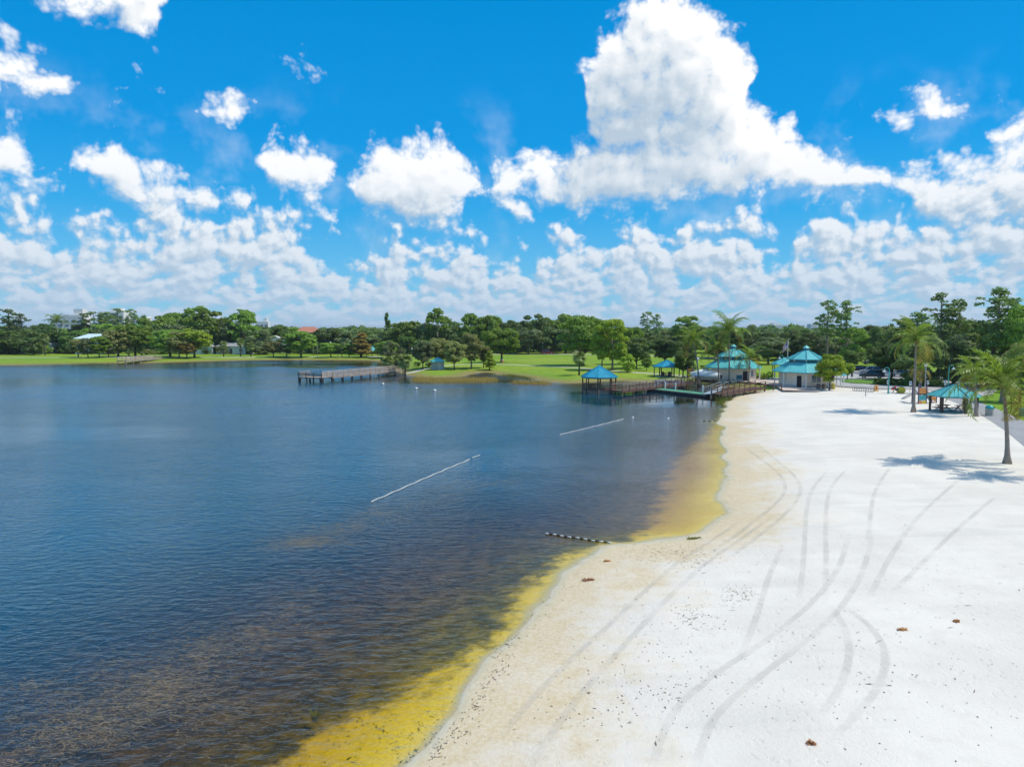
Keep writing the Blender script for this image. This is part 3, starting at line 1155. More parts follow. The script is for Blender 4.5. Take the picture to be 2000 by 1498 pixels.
# ---------------------------------------------------------------- trees of the photograph
COL_W = {'oak': 'dark green', 'dark': 'deep green', 'grey': 'grey-green', 'bright': 'bright green', 'olive': 'olive', 'lime': 'yellow-green'}
SHP_W = {'low': 'bushy', 'tall': 'tall uneven', 'round': 'round-headed', 'cone': 'conical'}
PLACES = [(-60, 'left of the low white house on the far bank'), (15, 'behind the low white house on the far bank'), (70, 'between the low white house and the royal palm'), (114, 'around the royal palm'), (150, 'below the white tower block'),
          (190, 'behind the mint-roofed house'), (232, 'behind the old jetty'), (268, 'right of the old jetty'), (320, 'behind the spreading bank trees'), (365, 'behind the small rusty-leaved tree'), (405, 'over the low pale house'),
          (460, 'over the low grey-roofed house'), (505, 'below the small white roof block'), (541, 'behind the white gabled house'), (604, 'around the red-roofed house'), (650, 'behind the low round bank tree'),
          (705, 'behind the rusty cypress'), (740, 'behind the distant teal shelter'), (775, 'behind the landward end of the pier'), (825, 'behind the grey shed'), (885, 'behind the olive shed trees'), (930, 'left of the lone lawn tree'),
          (980, 'directly behind the lone lawn tree'), (1025, 'behind the yellow roadside bush'), (1069, 'behind the dark red car'), (1110, 'left of the massive spreading tree'), (1150, 'behind the massive spreading tree'),
          (1195, 'behind the bald cypresses'), (1245, 'behind the forked live oak'), (1300, 'behind the lawn pavilion'), (1355, 'behind the leaning palm'), (1405, 'behind the pair of palms'), (1440, 'behind the boathouse roof'),
          (1490, 'between the two teal roofs'), (1535, 'behind the flagpole'), (1575, 'behind the beach building cupola'), (1616, 'below the twin pines'), (1655, 'behind the car park tree'), (1703, 'behind the parked estate car'),
          (1745, 'behind the hedge oak'), (1785, 'behind the tallest beach palm'), (1830, 'below the car park pines'), (1861, 'behind the sand pavilion'), (1905, 'behind the palm cluster'), (1965, 'behind the lone sand palm'), (2060, 'beyond the concrete walk')]


def place(x):
    return min(PLACES, key=lambda p: abs(p[0] - x))[1]


def wood_label(shp, lf, x, what='tree'):
    return COL_W.get(lf, 'green') + ' ' + SHP_W[shp] + ' ' + what + ' ' + place(x)

# far shore, left
FB = 'small trees along the far bank'
for (x, b, tp, w, shp, lf, lab) in [
    (153, 698, 663, 34, 'round', 'olive', 'small olive tree on the far bank left of the old jetty'),
    (172, 699.5, 664, 30, 'tall', 'grey', 'small thin grey-green tree on the far bank left of the old jetty'),
    (194, 699, 660, 34, 'tall', 'bright', 'small slim green tree on the far bank left of the old jetty'),
    (212, 698, 666, 30, 'round', 'oak', 'small dark tree on the far bank left of the old jetty'),
    (232, 697, 640, 58, 'round', 'olive', 'broad olive tree directly behind the old jetty'),
    (264, 696, 629, 62, 'round', 'bright', 'broad bright green domed tree behind the old jetty'),
    (332, 697, 645, 66, 'round', 'bright', 'broad bright tree on the bank right of the old jetty'),
    (350, 700, 652, 40, 'tall', 'olive', 'olive tree on the bank right of the old jetty'),
    (380, 699, 640, 60, 'round', 'lime', 'yellow-green spreading tree on the bank right of the old jetty'),
    (365, 700.5, 668, 34, 'round', 'rust', 'small rusty-leaved tree on the bank right of the old jetty'),
    (534, 701, 668, 32, 'round', 'olive', 'small olive tree before the white gabled house'),
    (560, 700, 664, 34, 'tall', 'grey', 'small grey-green tree right of the white gabled house'),
    (588, 701, 650, 54, 'round', 'bright', 'round bright tree below the red-roofed house'),
    (646, 701, 671, 38, 'round', 'bright', 'low round bright green tree on the bank right of the red-roofed house'),
    (668, 699, 672, 26, 'round', 'dark', 'small dark green tree between the round bright tree and the rusty cypress'),
    (682, 698, 673, 24, 'tall', 'bright', 'slim young green tree next to the rusty cypress'),
    (705, 701, 654, 40, 'cone', 'rust', 'conical cypress turning rust orange beside the distant teal shelter'),
    (754, 699, 664, 44, 'round', 'bright', 'round bright tree right of the distant teal shelter'),
]:
    tree_px('shade_tree', shp, lf, x, b, tp - 1, w * 1.32, lab)

for (x, b, tp, w, shp, lf) in [
    (18, 692, 636, 84, 'low', 'dark'), (66, 693, 646, 46, 'low', 'oak'), (92, 690, 640, 60, 'round', 'dark'), (145, 690, 640, 60, 'low', 'dark'), (196, 688, 642, 50, 'round', 'oak'),
    (300, 690, 640, 50, 'low', 'oak'), (410, 690, 612, 72, 'tall', 'bright'), (444, 690, 634, 50, 'tall', 'oak'), (476, 690, 612, 54, 'tall', 'bright'), (506, 692, 636, 56, 'low', 'grey'),
    (545, 688, 633, 54, 'round', 'dark'), (640, 690, 637, 66, 'low', 'oak'), (684, 690, 640, 66, 'low', 'grey'), (728, 690, 640, 76, 'low', 'oak'), (770, 688, 640, 60, 'low', 'oak'),
    (-40, 692, 640, 80, 'low', 'oak'), (-110, 692, 630, 90, 'round', 'dark'), (310, 682, 616, 62, 'round', 'bright'), (348, 680, 613, 62, 'round', 'bright'), (385, 680, 606, 52, 'tall', 'bright'),
]:
    tree_px('woodland_tree', shp, lf, x, b, tp - 2, w * 1.25, wood_label(shp, lf, x, 'front-row wood tree'), 'trees in the wood line behind the far bank')

for (x, b, tp, w) in [(20, 686, 606, 40), (44, 686, 614, 30), (165, 682, 614, 30), (186, 682, 611, 36), (212, 681, 611, 28), (232, 680, 605, 38), (258, 681, 606, 26), (284, 682, 617, 22), (470, 684, 606, 34)]:
    tree_px('slash_pine', 'pine', 'pine', x, b, tp, w * 1.25, 'tall dark pine rising ' + place(x), 'pines above the far shore woods')

# peninsula by the pier
for (x, b, tp, w, shp, lf, lab) in [
    (768, 722, 664, 52, 'low', 'grey', 'dense grey-green tree at the landward end of the wooden pier'),
    (826, 722, 664, 46, 'round', 'grey', 'grey-green tree just left of the small grey shed'),
    (860, 718, 655, 64, 'round', 'olive', 'broad olive tree standing behind the small grey shed'),
    (887, 723, 662, 46, 'round', 'olive', 'olive tree just right of the small grey shed'),
    (921, 721, 655, 52, 'tall', 'olive', 'tall yellow-olive tree, third to the right of the grey shed'),
    (944, 719, 668, 34, 'round', 'olive', 'thin olive tree beside the lakeside path bench'),
    (956, 725, 688, 26, 'cone', 'lime', 'small young cypress at the edge of the reedy cove'),
    (980, 708, 634, 76, 'round', 'bright', 'large dense round-headed tree alone on the open lawn'),
    (1138, 714, 614, 98, 'round', 'bright', 'massive spreading dark tree beside the yellow-green cypresses'),
    (1176, 722, 640, 48, 'tall', 'lime', 'yellow-green bald cypress behind the lake gazebo, left of the pair'),
    (1196, 723, 626, 72, 'tall', 'lime', 'yellow-green bald cypress behind the lake gazebo, taller of the pair'),
    (1232, 712, 632, 60, 'round', 'bright', 'bright green spreading tree behind the bald cypresses'),
    (1243, 720, 658, 66, 'round', 'oak', 'dark live oak with forked trunk on the lawn behind the gazebo'),
    (1298, 714, 656, 72, 'round', 'oak', 'dark live oak behind the picnic pavilion roof'),
    (1263, 724, 697, 22, 'round', 'bright', 'small bright sapling on the lawn left of the picnic pavilion'),
    (1334, 737, 680, 50, 'round', 'dark', 'dark glossy sea grape tree right of the picnic pavilion'),
    (1226, 727, 690, 40, 'low', 'lime', 'low bushy yellow-green cypress on the lawn right of the gazebo'),
]:
    tree_px('park_tree', shp, lf, x, b, tp, w * 1.1, lab, seed=10 + int(x) % 3)

for (x, b, tp, w, shp, lf) in [
    (795, 690, 625, 54, 'round', 'bright'), (828, 690, 630, 56, 'low', 'oak'), (855, 690, 610, 50, 'tall', 'bright'), (884, 690, 634, 56, 'low', 'oak'), (915, 690, 618, 44, 'tall', 'bright'),
    (955, 690, 618, 56, 'round', 'bright'), (1000, 690, 624, 60, 'low', 'oak'), (1032, 692, 640, 54, 'round', 'grey'), (1042, 688, 620, 52, 'tall', 'oak'), (1076, 691, 638, 62, 'low', 'oak'),
    (1066, 686, 619, 54, 'round', 'bright'), (1104, 690, 636, 66, 'low', 'oak'), (1110, 684, 611, 60, 'round', 'bright'), (1160, 686, 622, 60, 'low', 'oak'), (1262, 690, 640, 70, 'low', 'oak'),
    (1345, 690, 624, 56, 'tall', 'bright'), (1380, 690, 634, 70, 'low', 'oak'), (1310, 688, 640, 70, 'low', 'oak'), (840, 690, 648, 60, 'low', 'dark'), (800, 692, 655, 50, 'low', 'dark'),
    (900, 691, 655, 50, 'low', 'oak'), (1006, 691, 660, 46, 'low', 'oak'), (1060, 691, 662, 40, 'low', 'dark'), (1210, 690, 640, 70, 'low', 'oak'),
]:
    tree_px('woodland_tree', shp, lf, x, b, tp - 2, w * 1.25, wood_label(shp, lf, x, 'wood-edge tree'), 'trees in the wood behind the lawn')
tree_px('italian_cypress', 'cone', 'dark', 757, 684, 612, 22, 'very narrow dark column-shaped conifer rising above the wood')
for (x, b, tp, w) in [(1263, 690, 611, 26), (1282, 690, 615, 20)]:
    tree_px('slash_pine', 'pine', 'pine', x, b, tp, w * 1.2, 'slender pine above the wood behind the picnic pavilion', 'pines behind the picnic pavilion')

# behind the two buildings and the car park
for (x, b, tp, w, shp, lf) in [
    (1430, 702, 640, 90, 'low', 'oak'), (1480, 704, 640, 90, 'low', 'oak'), (1530, 704, 640, 90, 'low', 'oak'), (1500, 712, 656, 80, 'round', 'grey'), (1580, 706, 648, 90, 'low', 'oak'), (1400, 698, 636, 60, 'low', 'dark'),
    (1630, 708, 652, 90, 'low', 'grey'), (1600, 704, 640, 70, 'low', 'oak'), (1690, 706, 650, 60, 'low', 'oak'), (1552, 696, 634, 80, 'low', 'dark'), (1455, 690, 632, 70, 'low', 'oak'), (1700, 700, 640, 60, 'low', 'dark'),
]:
    tree_px('live_oak', shp, lf, x, b, tp, w, wood_label(shp, lf, x, 'live oak'), 'live oaks behind the teal-roofed buildings', seed=10 + int(x) % 3)
for (x, b, tp, w, shp, lf, lab) in [
    (1666, 716, 644, 62, 'tall', 'bright', 'bright green leafy tree behind the car park'),
    (1664, 723, 680, 48, 'round', 'dark', 'dark dense tree over the parked cars'),
    (1722, 716, 634, 70, 'low', 'oak', 'dark oak at the back of the car park'),
    (1742, 742, 664, 84, 'round', 'dark', 'dark oak shading the hedge beside the car park'),
    (1620, 762, 688, 58, 'round', 'lime', 'small yellow-green tree with forked trunk before the beach building'),
    (1655, 741, 706, 34, 'round', 'lime', 'young thin-stemmed tree on the grass island of the car park'),
    (1800, 752, 652, 110, 'low', 'oak', 'wide dark oak behind the tall beach palm'),
    (1862, 752, 650, 120, 'low', 'grey', 'wide grey-green oak behind the beach pavilion'),
    (1930, 756, 640, 120, 'low', 'dark', 'big dark oak behind the palm cluster'),
    (1780, 730, 625, 80, 'tall', 'oak', 'tall uneven oak above the hedge, left of the pines'),
    (1905, 742, 630, 90, 'tall', 'oak', 'tall oak between the pines at the right of the hedge'),
    (1992, 786, 664, 70, 'round', 'olive', 'feathery olive tree behind the leaning beach palm'),
    (2010, 760, 590, 120, 'low', 'bright', 'huge bright-leaved tree draped in vines beside the pines'),
    (2080, 770, 620, 130, 'low', 'dark', 'large dark tree beyond the concrete walk'),
]:
    tree_px('park_tree', shp, lf, x, b, tp, w * 1.1, lab, seed=10 + int(x) % 3)
for (x, b, tp, w, sd) in [(1614, 712, 590, 44, 0), (1650, 714, 590, 46, 1), (1786, 735, 612, 60, 1), (1832, 744, 576, 62, 2), (1868, 744, 588, 46, 0), (1942, 752, 566, 74, 1), (1975, 752, 586, 70, 2), (1760, 730, 625, 50, 0)]:
    tree_px('slash_pine', 'pine', 'pine', x, b, tp, w * 1.2, 'tall slash pine with bare pole trunk ' + place(x), 'tall pines round the car park', seed=sd)

# fill the belts behind so that no gaps show
SKY_X = [-100, 0, 50, 100, 130, 160, 200, 270, 300, 350, 385, 420, 450, 500, 560, 600, 640, 700, 740, 790, 830, 880, 920, 960, 1000, 1060, 1110, 1150, 1200, 1240, 1280, 1340, 1400, 1450, 1500, 1600, 1700, 1740, 1800, 1900, 2000, 2100]
SKY_Y = [620, 622, 624, 630, 640, 630, 630, 630, 622, 618, 612, 617, 628, 632, 636, 637, 635, 637, 638, 630, 632, 634, 624, 624, 626, 624, 618, 622, 630, 637, 636, 630, 634, 637, 639, 640, 641, 632, 622, 622, 610, 600]
rs = random.Random(5)
for i in range(96):
    x = -90 + i * 22.8 + rs.uniform(-6, 6)
    near = i % 3 == 0
    b = rs.uniform(679, 686) if not near else rs.uniform(686, 690)
    if x > 1400:
        b += 12
    sky_y = np.interp(x, SKY_X, SKY_Y)
    tp = sky_y + rs.uniform(0, 12) + (12 if near else 0)
    lf = rs.choice(['oak', 'oak', 'dark', 'grey', 'bright', 'bright'])
    side = ('behind the far shore' if x < 780 else ('behind the great lawn' if x < 1400 else 'behind the car park'))
    shp = rs.choice(['low', 'low', 'tall', 'round'])
    tree_px('woodland_tree', shp, lf, x, b, tp, rs.uniform(56, 84), wood_label(shp, lf, x, 'background tree'), 'trees deep in the wood ' + side)


def distant_forest():
    rng = np.random.default_rng(11)
    n = 2600
    y = 430 + 2400 * rng.random(n) ** 1.7
    x = y * rng.uniform(-0.95, 0.95, n)
    h = rng.uniform(6.5, 11.5, n) + (rng.random(n) < 0.06) * rng.uniform(1, 4, n)
    C, Nn, S = [], [], []
    for i in range(n):
        m = int(70 if y[i] < 900 else 40)
        d = rand_dirs(rng, m)
        d[:, 2] = np.abs(d[:, 2]) * 1.0 - 0.15
        w = rng.uniform(4.5, 8.0)
        p = np.array([x[i], y[i], h[i] * 0.55]) + d * np.array([w, w, h[i] * 0.45]) * rng.uniform(0.8, 1.05, m)[:, None]
        C.append(p)
        nn = d + rng.normal(scale=0.4, size=(m, 3))
        Nn.append(nn / np.linalg.norm(nn, axis=1, keepdims=True))
    V, F = leaf_quads(rng, np.concatenate(C), np.concatenate(Nn), 2.6)
    me = mesh_np('distant_forest', V, F, LEAF['oak'])
    o = link_mesh('distant_forest', me)
    tag(o, 'distant woods reaching to the horizon as one dark green mass', 'forest', kind='stuff')


distant_forest()

# ---------------------------------------------------------------- palms
def palm_px(x, base, crown_y, r_px, label, crown_x=None, **kw):
    p = at(x, base)
    hgt = (base - crown_y) * p.y / FPX * 1.02
    lean = ((crown_x - x) * p.y / FPX, 0.3) if crown_x else (0.0, 0.0)
    return coconut_palm(p, hgt, r_px * p.y / FPX * 1.12, label, lean, **kw)


palm_px(1967, 905, 752, 100, 'coconut palm with flared grey trunk alone on the white sand', crown_x=1956, seed=1, n_frond=24, r=0.17, old=3)
palm_px(1784, 805, 668, 60, 'tallest coconut palm on the sand beside the play structure', crown_x=1786, seed=2, n_frond=24, r=0.17)
palm_px(1797, 768, 724, 30, 'short yellowing palm behind the play structure', seed=3, n_frond=16, old=7)
palm_px(1906, 813, 728, 46, 'coconut palm right of the beach pavilion, nearer the bin', crown_x=1900, seed=4, n_frond=20, old=4)
palm_px(1893, 800, 742, 38, 'coconut palm touching the right corner of the beach pavilion', crown_x=1912, seed=5, n_frond=18, old=6)
palm_px(1365, 754, 668, 44, 'leaning coconut palm at the boat dock ramp', crown_x=1353, seed=6, n_frond=20)
palm_px(1404, 754, 684, 40, 'coconut palm of a pair in front of the left building', crown_x=1400, seed=7, n_frond=18)
palm_px(1424, 752, 650, 48, 'highest coconut palm in front of the left teal-roofed building', crown_x=1422, seed=8, n_frond=22)
palm_px(1462, 750, 700, 36, 'low coconut palm before the right door of the left building', crown_x=1465, seed=9, n_frond=18, old=4)
palm_px(114, 690, 630, 26, 'royal palm standing among the far shore trees', seed=12, n_frond=18, old=0)
palm_px(2078, 932, 775, 76, 'coconut palm beside the concrete walk at the edge of the sand', crown_x=2068, seed=13, n_frond=20)
palm_px(1955, 786, 744, 36, 'palm behind the domed litter bin on the grass', seed=14, n_frond=16)


def sabal_px(x, base, crown_y, r_px, label, seed, group=None):
    p = at(x, base)
    return sabal_palm(p, (base - crown_y) * p.y / FPX, r_px * p.y / FPX, label, seed, group)


sabal_px(1131, 733, 699, 16, 'cabbage palm on the lawn left of the lake gazebo', 1)
sabal_px(791, 734, 706, 17, 'cabbage palm at the foot of the wooden pier', 2)
sabal_px(758, 724, 706, 14, 'shorter cabbage palm hanging over the water behind the pier', 3)
for i, (x, b, c) in enumerate([(437, 697, 674), (470, 696, 668), (490, 697, 676), (277, 696, 684), (252, 697, 684), (88, 694, 660)]):
    sabal_px(x, b, c, 9, 'small cabbage palm on the far bank lawn', 10 + i, 'cabbage palms on the far bank')

# shrubs and hedge
for i in range(12):
    q = at(1712 + i * 11.5, 752 + i * 0.4)
    shrub('hedge_bush', 'dark', q, 1.5, 1.5, 'clipped dark bush of the hedge between car park and playground', 'hedge', 'bushes of the car park hedge', i)
for i, (x, b, w) in enumerate([(1474, 741, 20), (1490, 742, 20), (1502, 741, 16)]):
    q = at(x, b)
    shrub('croton_bush', 'lime', q, w * q.y / FPX, 1.7, 'yellow-green croton bush between the two teal-roofed buildings', 'bush', 'croton bushes between the buildings', i)
q = at(1016, 690)
shrub('yellow_bush', 'rust', q, 4.0, 1.6, 'yellow-flowered bush at the roadside behind the lone lawn tree', 'bush', None, 3)
for i, x in enumerate([815, 838, 1352, 1376, 1462]):
    q = at(x, 716 if x < 1000 else 724)
    shrub('low_bush', 'oak', q, 2.6, 1.5, 'low rounded bush along the park path', 'bush', 'low bushes by the park paths', i)

for i in range(46):
    x = -60 + i * 18.5 + rs.uniform(-5, 5)
    q = at(x, 691.5 + rs.uniform(-1.5, 1.5))
    shrub('undergrowth_bush', rs.choice(['oak', 'dark', 'oak', 'bright', 'olive']), q, rs.uniform(5, 9), rs.uniform(2.2, 4.2), 'leafy undergrowth bush ' + place(x), 'bush', 'undergrowth along the far shore wood', i)
for i in range(26):
    x = 790 + i * 22 + rs.uniform(-5, 5)
    q = at(x, 688.0 + rs.uniform(-1, 0.5))
    shrub('undergrowth_bush', rs.choice(['oak', 'dark', 'dark', 'oak']), q, rs.uniform(6, 10), rs.uniform(2.5, 4.5), 'leafy undergrowth bush at the roadside ' + place(x), 'bush', 'undergrowth behind the lawn road', i)

# ---------------------------------------------------------------- paved sheets, tracks
def smooth_line(pts, n=2):
    p = [np.array(q, float) for q in pts]
    for _ in range(n):
        o = [p[0]]
        for i in range(len(p) - 1):
            a, b = p[i], p[i + 1]
            o += [a * 0.75 + b * 0.25, a * 0.25 + b * 0.75]
        o.append(p[-1])
        p = o
    return p


def resample(p, step):
    p = [np.array(q, float)[:2] for q in p]
    out = [p[0]]
    for i in range(len(p) - 1):
        L = np.linalg.norm(p[i + 1] - p[i])
        n = max(1, int(math.ceil(L / step)))
        for j in range(1, n + 1):
            out.append(p[i] + (p[i + 1] - p[i]) * j / n)
    return out


def ribbon(name, px, width, material, lift=0.02, step=1.5, label=None, world=None, taper=False, uv=False):
    pts = world if world is not None else [tuple(at(*q))[:2] for q in px]
    pts = resample(smooth_line(pts, 2), step)
    n = len(pts)
    V, F, U = [], [], []
    cols = (-1, -0.33, 0.33, 1)
    for i, p in enumerate(pts):
        d = pts[min(i + 1, n - 1)] - pts[max(i - 1, 0)]
        d = d / (np.linalg.norm(d) + 1e-9)
        s = np.array([-d[1], d[0]])
        for c in cols:
            q = p + s * width / 2 * c
            V.append((q[0], q[1], lift))
            U.append((c * 0.5 + 0.5, i / max(1, n - 1)))
    V = np.array(V)
    V[:, 2] += gza(V[:, 0], V[:, 1])
    k = len(cols)
    for i in range(n - 1):
        for j in range(k - 1):
            F.append((i * k + j, i * k + j + 1, (i + 1) * k + j + 1, (i + 1) * k + j))
    F = [tuple(reversed(f)) for f in F]
    me = mesh_np(name, np.array(V), np.array(F), material)
    if uv:
        l = me.uv_layers.new(name='UVMap')
        for lp in me.loops:
            l.data[lp.index].uv = U[lp.vertex_index]
    o = link_mesh(name, me)
    o['kind'] = 'structure'
    if label:
        o['label'] = label
    return o


def sheet(name, px, material, lift=0.02, thick=0.0, label=None, z=None):
    pts = [tuple(at(*q)) for q in px]
    zz = z if z is not None else max(p[2] for p in pts) + lift
    mb = MB()
    area = sum(pts[i][0] * pts[(i + 1) % len(pts)][1] - pts[(i + 1) % len(pts)][0] * pts[i][1] for i in range(len(pts)))
    if area < 0:
        pts = pts[::-1]
    if thick:
        mb.prism([(p[0], p[1]) for p in pts], zz - thick, zz)
    else:
        mb.add([(p[0], p[1], zz) for p in pts], [tuple(range(len(pts)))])
    o = mb.build(name, material)
    o['kind'] = 'structure'
    if label:
        o['label'] = label
    return o


CONC = mat('pale_concrete', (0.50, 0.47, 0.42), 0.9, scale=0.8, var=0.1, bump=0.2)
ASPH = mat('sun_bleached_asphalt', (0.40, 0.385, 0.37), 0.92, scale=0.5, var=0.12, bump=0.3)
WALK = mat('grey_concrete_walk', (0.30, 0.30, 0.30), 0.9, scale=0.7, var=0.1, bump=0.2)
PLAZA = mat('pinkish_paving', (0.52, 0.43, 0.37), 0.9, scale=1.2, var=0.12, bump=0.2)
GRASS_M = mat('lawn_grass', (0.10, 0.21, 0.016), 0.95, scale=2.5, var=0.35, bump=0.5)
KERB = mat('kerb_concrete', (0.55, 0.54, 0.50), 0.85)

ribbon('path', [(792, 730), (812, 726), (840, 719), (880, 713), (940, 711.5), (990, 712), (1040, 714.5), (1090, 717), (1140, 719), (1200, 725.5), (1260, 729), (1320, 733), (1372, 737)], 1.7, CONC, label='narrow pale concrete path across the lawn')
ribbon('path', [(-150, 700), (0, 698.5), (200, 698.5), (400, 698.5), (560, 698), (650, 697.5), (745, 697)], 2.6, CONC, label='pale path along the far bank')
ribbon('road', [(880, 692), (960, 692), (1040, 692), (1120, 692), (1200, 693), (1280, 695), (1400, 700)], 5.0, ASPH, step=4, label='pale road behind the great lawn')
ribbon('sidewalk', [(1862, 776), (1895, 788), (1925, 801), (1960, 818), (2000, 842), (2060, 885)], 3.2, WALK, label='grey concrete walk along the edge of the beach')
sheet('car_park', [(1560, 752), (1556, 738), (1612, 728), (1650, 723), (1760, 721), (1830, 728), (1890, 744), (1950, 760), (1936, 772), (1896, 776), (1850, 767), (1790, 761), (1720, 761), (1664, 758), (1630, 755)], ASPH, 0.02, label='sun-bleached asphalt car park')
sheet('grass_island', [(1640, 745), (1660, 742), (1720, 741), (1800, 742), (1850, 750), (1800, 756), (1720, 752), (1668, 750), (1648, 748)], GRASS_M, 0.15, 0.2, label='kerbed grass island in the car park')
sheet('plaza', [(1345, 741), (1400, 738), (1480, 737), (1520, 738), (1560, 741), (1612, 756), (1600, 766), (1530, 766), (1514, 757), (1485, 752), (1440, 750), (1380, 749)], PLAZA, 0.012, label='pinkish paving between the two buildings')


def track_material():
    m = bpy.data.materials.new('pressed_sand')
    m.use_nodes = True
    nt = m.node_tree
    nt.nodes.clear()
    k = NT(nt)
    tc = k.new('ShaderNodeTexCoord')
    u, v, _ = k.sep(tc.outputs['UV'])
    geo = k.new('ShaderNodeNewGeometry')
    P = geo.outputs['Position']
    e = k.m('SUBTRACT', 1.0, k.m('ABSOLUTE', k.m('MULTIPLY_ADD', u, 2.0, -1.0)))
    ends = k.m('SUBTRACT', 1.0, k.m('ABSOLUTE', k.m('MULTIPLY_ADD', v, 2.0, -1.0)))
    a = k.m('MULTIPLY', k.mapr(k.m('ADD', e, k.m('MULTIPLY_ADD', k.noise(P, 5.0, 3.0, 0.6), 0.8, -0.4)), 0.1, 0.6), k.mapr(ends, 0.0, 0.3))
    a = k.m('MULTIPLY', a, k.mapr(k.noise(P, 0.5, 3.0, 0.6), 0.34, 0.64, 0.07, 0.23))
    d = k.new('ShaderNodeBsdfDiffuse')
    k.put(d.inputs[0], k.mix(k.noise(P, 9.0, 2.0), (0.47, 0.45, 0.42), (0.57, 0.55, 0.51)))
    t = k.new('ShaderNodeBsdfTransparent')
    mx = k.new('ShaderNodeMixShader')
    k.put(mx.inputs[0], a)
    k.l.new(t.outputs[0], mx.inputs[1])
    k.l.new(d.outputs[0], mx.inputs[2])
    out = k.new('ShaderNodeOutputMaterial')
    k.l.new(mx.outputs[0], out.inputs[0])
    return m


TRACK = track_material()
for tr in [[(1258, 1570), (1290, 1440), (1320, 1380), (1400, 1312), (1470, 1270), (1530, 1225), (1590, 1175), (1640, 1110), (1660, 1040)], [(1345, 1540), (1385, 1410), (1440, 1355), (1540, 1280), (1600, 1230), (1650, 1180), (1690, 1110), (1704, 1040)],
           [(1600, 1400), (1640, 1345), (1656, 1300), (1660, 1262), (1648, 1218), (1620, 1180)], [(1610, 1460), (1665, 1405), (1712, 1350), (1729, 1310), (1730, 1270), (1712, 1236), (1680, 1205), (1640, 1180)],
           [(960, 1470), (1000, 1410), (1080, 1320), (1180, 1230), (1268, 1145), (1380, 1060), (1470, 1000)], [(1010, 1530), (1040, 1490), (1120, 1370), (1210, 1270), (1320, 1150), (1430, 1062), (1520, 1000)], [(1560, 1180), (1570, 1095), (1574, 1000), (1584, 955), (1620, 915)],
           [(1612, 1180), (1614, 1085), (1612, 1000), (1622, 948), (1660, 910)], [(1450, 870), (1480, 892), (1530, 930), (1536, 960), (1510, 990), (1430, 1050), (1360, 1100)], [(1480, 868), (1512, 895), (1560, 935), (1566, 965), (1540, 1000), (1464, 1060), (1400, 1105)],
           [(1690, 1180), (1750, 1065), (1800, 1000), (1880, 930)], [(1695, 1060), (1700, 1010), (1706, 960), (1740, 910)], [(1740, 1160), (1770, 1130), (1850, 1050), (1950, 965)], [(1440, 1300), (1480, 1200), (1500, 1130), (1530, 1060)]]:
    ribbon('tyre_track', tr, 0.36, TRACK, 0.012, 0.35, label='faint tyre track pressed into the white sand', uv=True)

# ---------------------------------------------------------------- timber walkways
WOOD = mat('weathered_grey_timber', (0.36, 0.30, 0.25), 0.85, scale=2.0, var=0.25, bump=0.5)
WOOD_L = mat('bleached_timber', (0.55, 0.49, 0.43), 0.85, scale=2.0, var=0.2, bump=0.5)
WOOD_B = mat('brown_stained_timber', (0.150, 0.085, 0.060), 0.75, scale=2.5, var=0.25, bump=0.5)
WOOD_D = mat('wet_dark_piles', (0.075, 0.060, 0.048), 0.8, scale=2.5, var=0.25, bump=0.4)


def rail_line(t, pts, z0, height, spacing, wood, cap, z_end=None, mids=(0.35, 0.68), post_r=0.12, below=0.35):
    """posts as parts, rails joined per run"""
    z_end = z0 if z_end is None else z_end
    P = [np.array(p, float) for p in pts]
    tot = sum(np.linalg.norm(P[i + 1] - P[i]) for i in range(len(P) - 1))
    run = 0.0
    for i in range(len(P) - 1):
        a, b = P[i], P[i + 1]
        L = np.linalg.norm(b - a)
        n = max(1, int(round(L / spacing)))
        za = z0 + (z_end - z0) * run / tot
        zb = z0 + (z_end - z0) * (run + L) / tot
        rz = math.atan2(b[1] - a[1], b[0] - a[0])
        for j in range(n + (1 if i == len(P) - 2 else 0)):
            f = j / n
            q = a + (b - a) * f
            z = za + (zb - za) * f
            MB().box((q[0], q[1], z + (height - below) / 2), (post_r, post_r, height + below), rz).build('rail_post', wood, t)
        MB().bar((a[0], a[1], za + height + 0.02), (b[0], b[1], zb + height + 0.02), 0.20, 0.06).build('top_rail', cap, t)
        for m in mids:
            MB().bar((a[0], a[1], za + height * m), (b[0], b[1], zb + height * m), 0.045, 0.14).build('mid_rail', wood, t)
        run += L


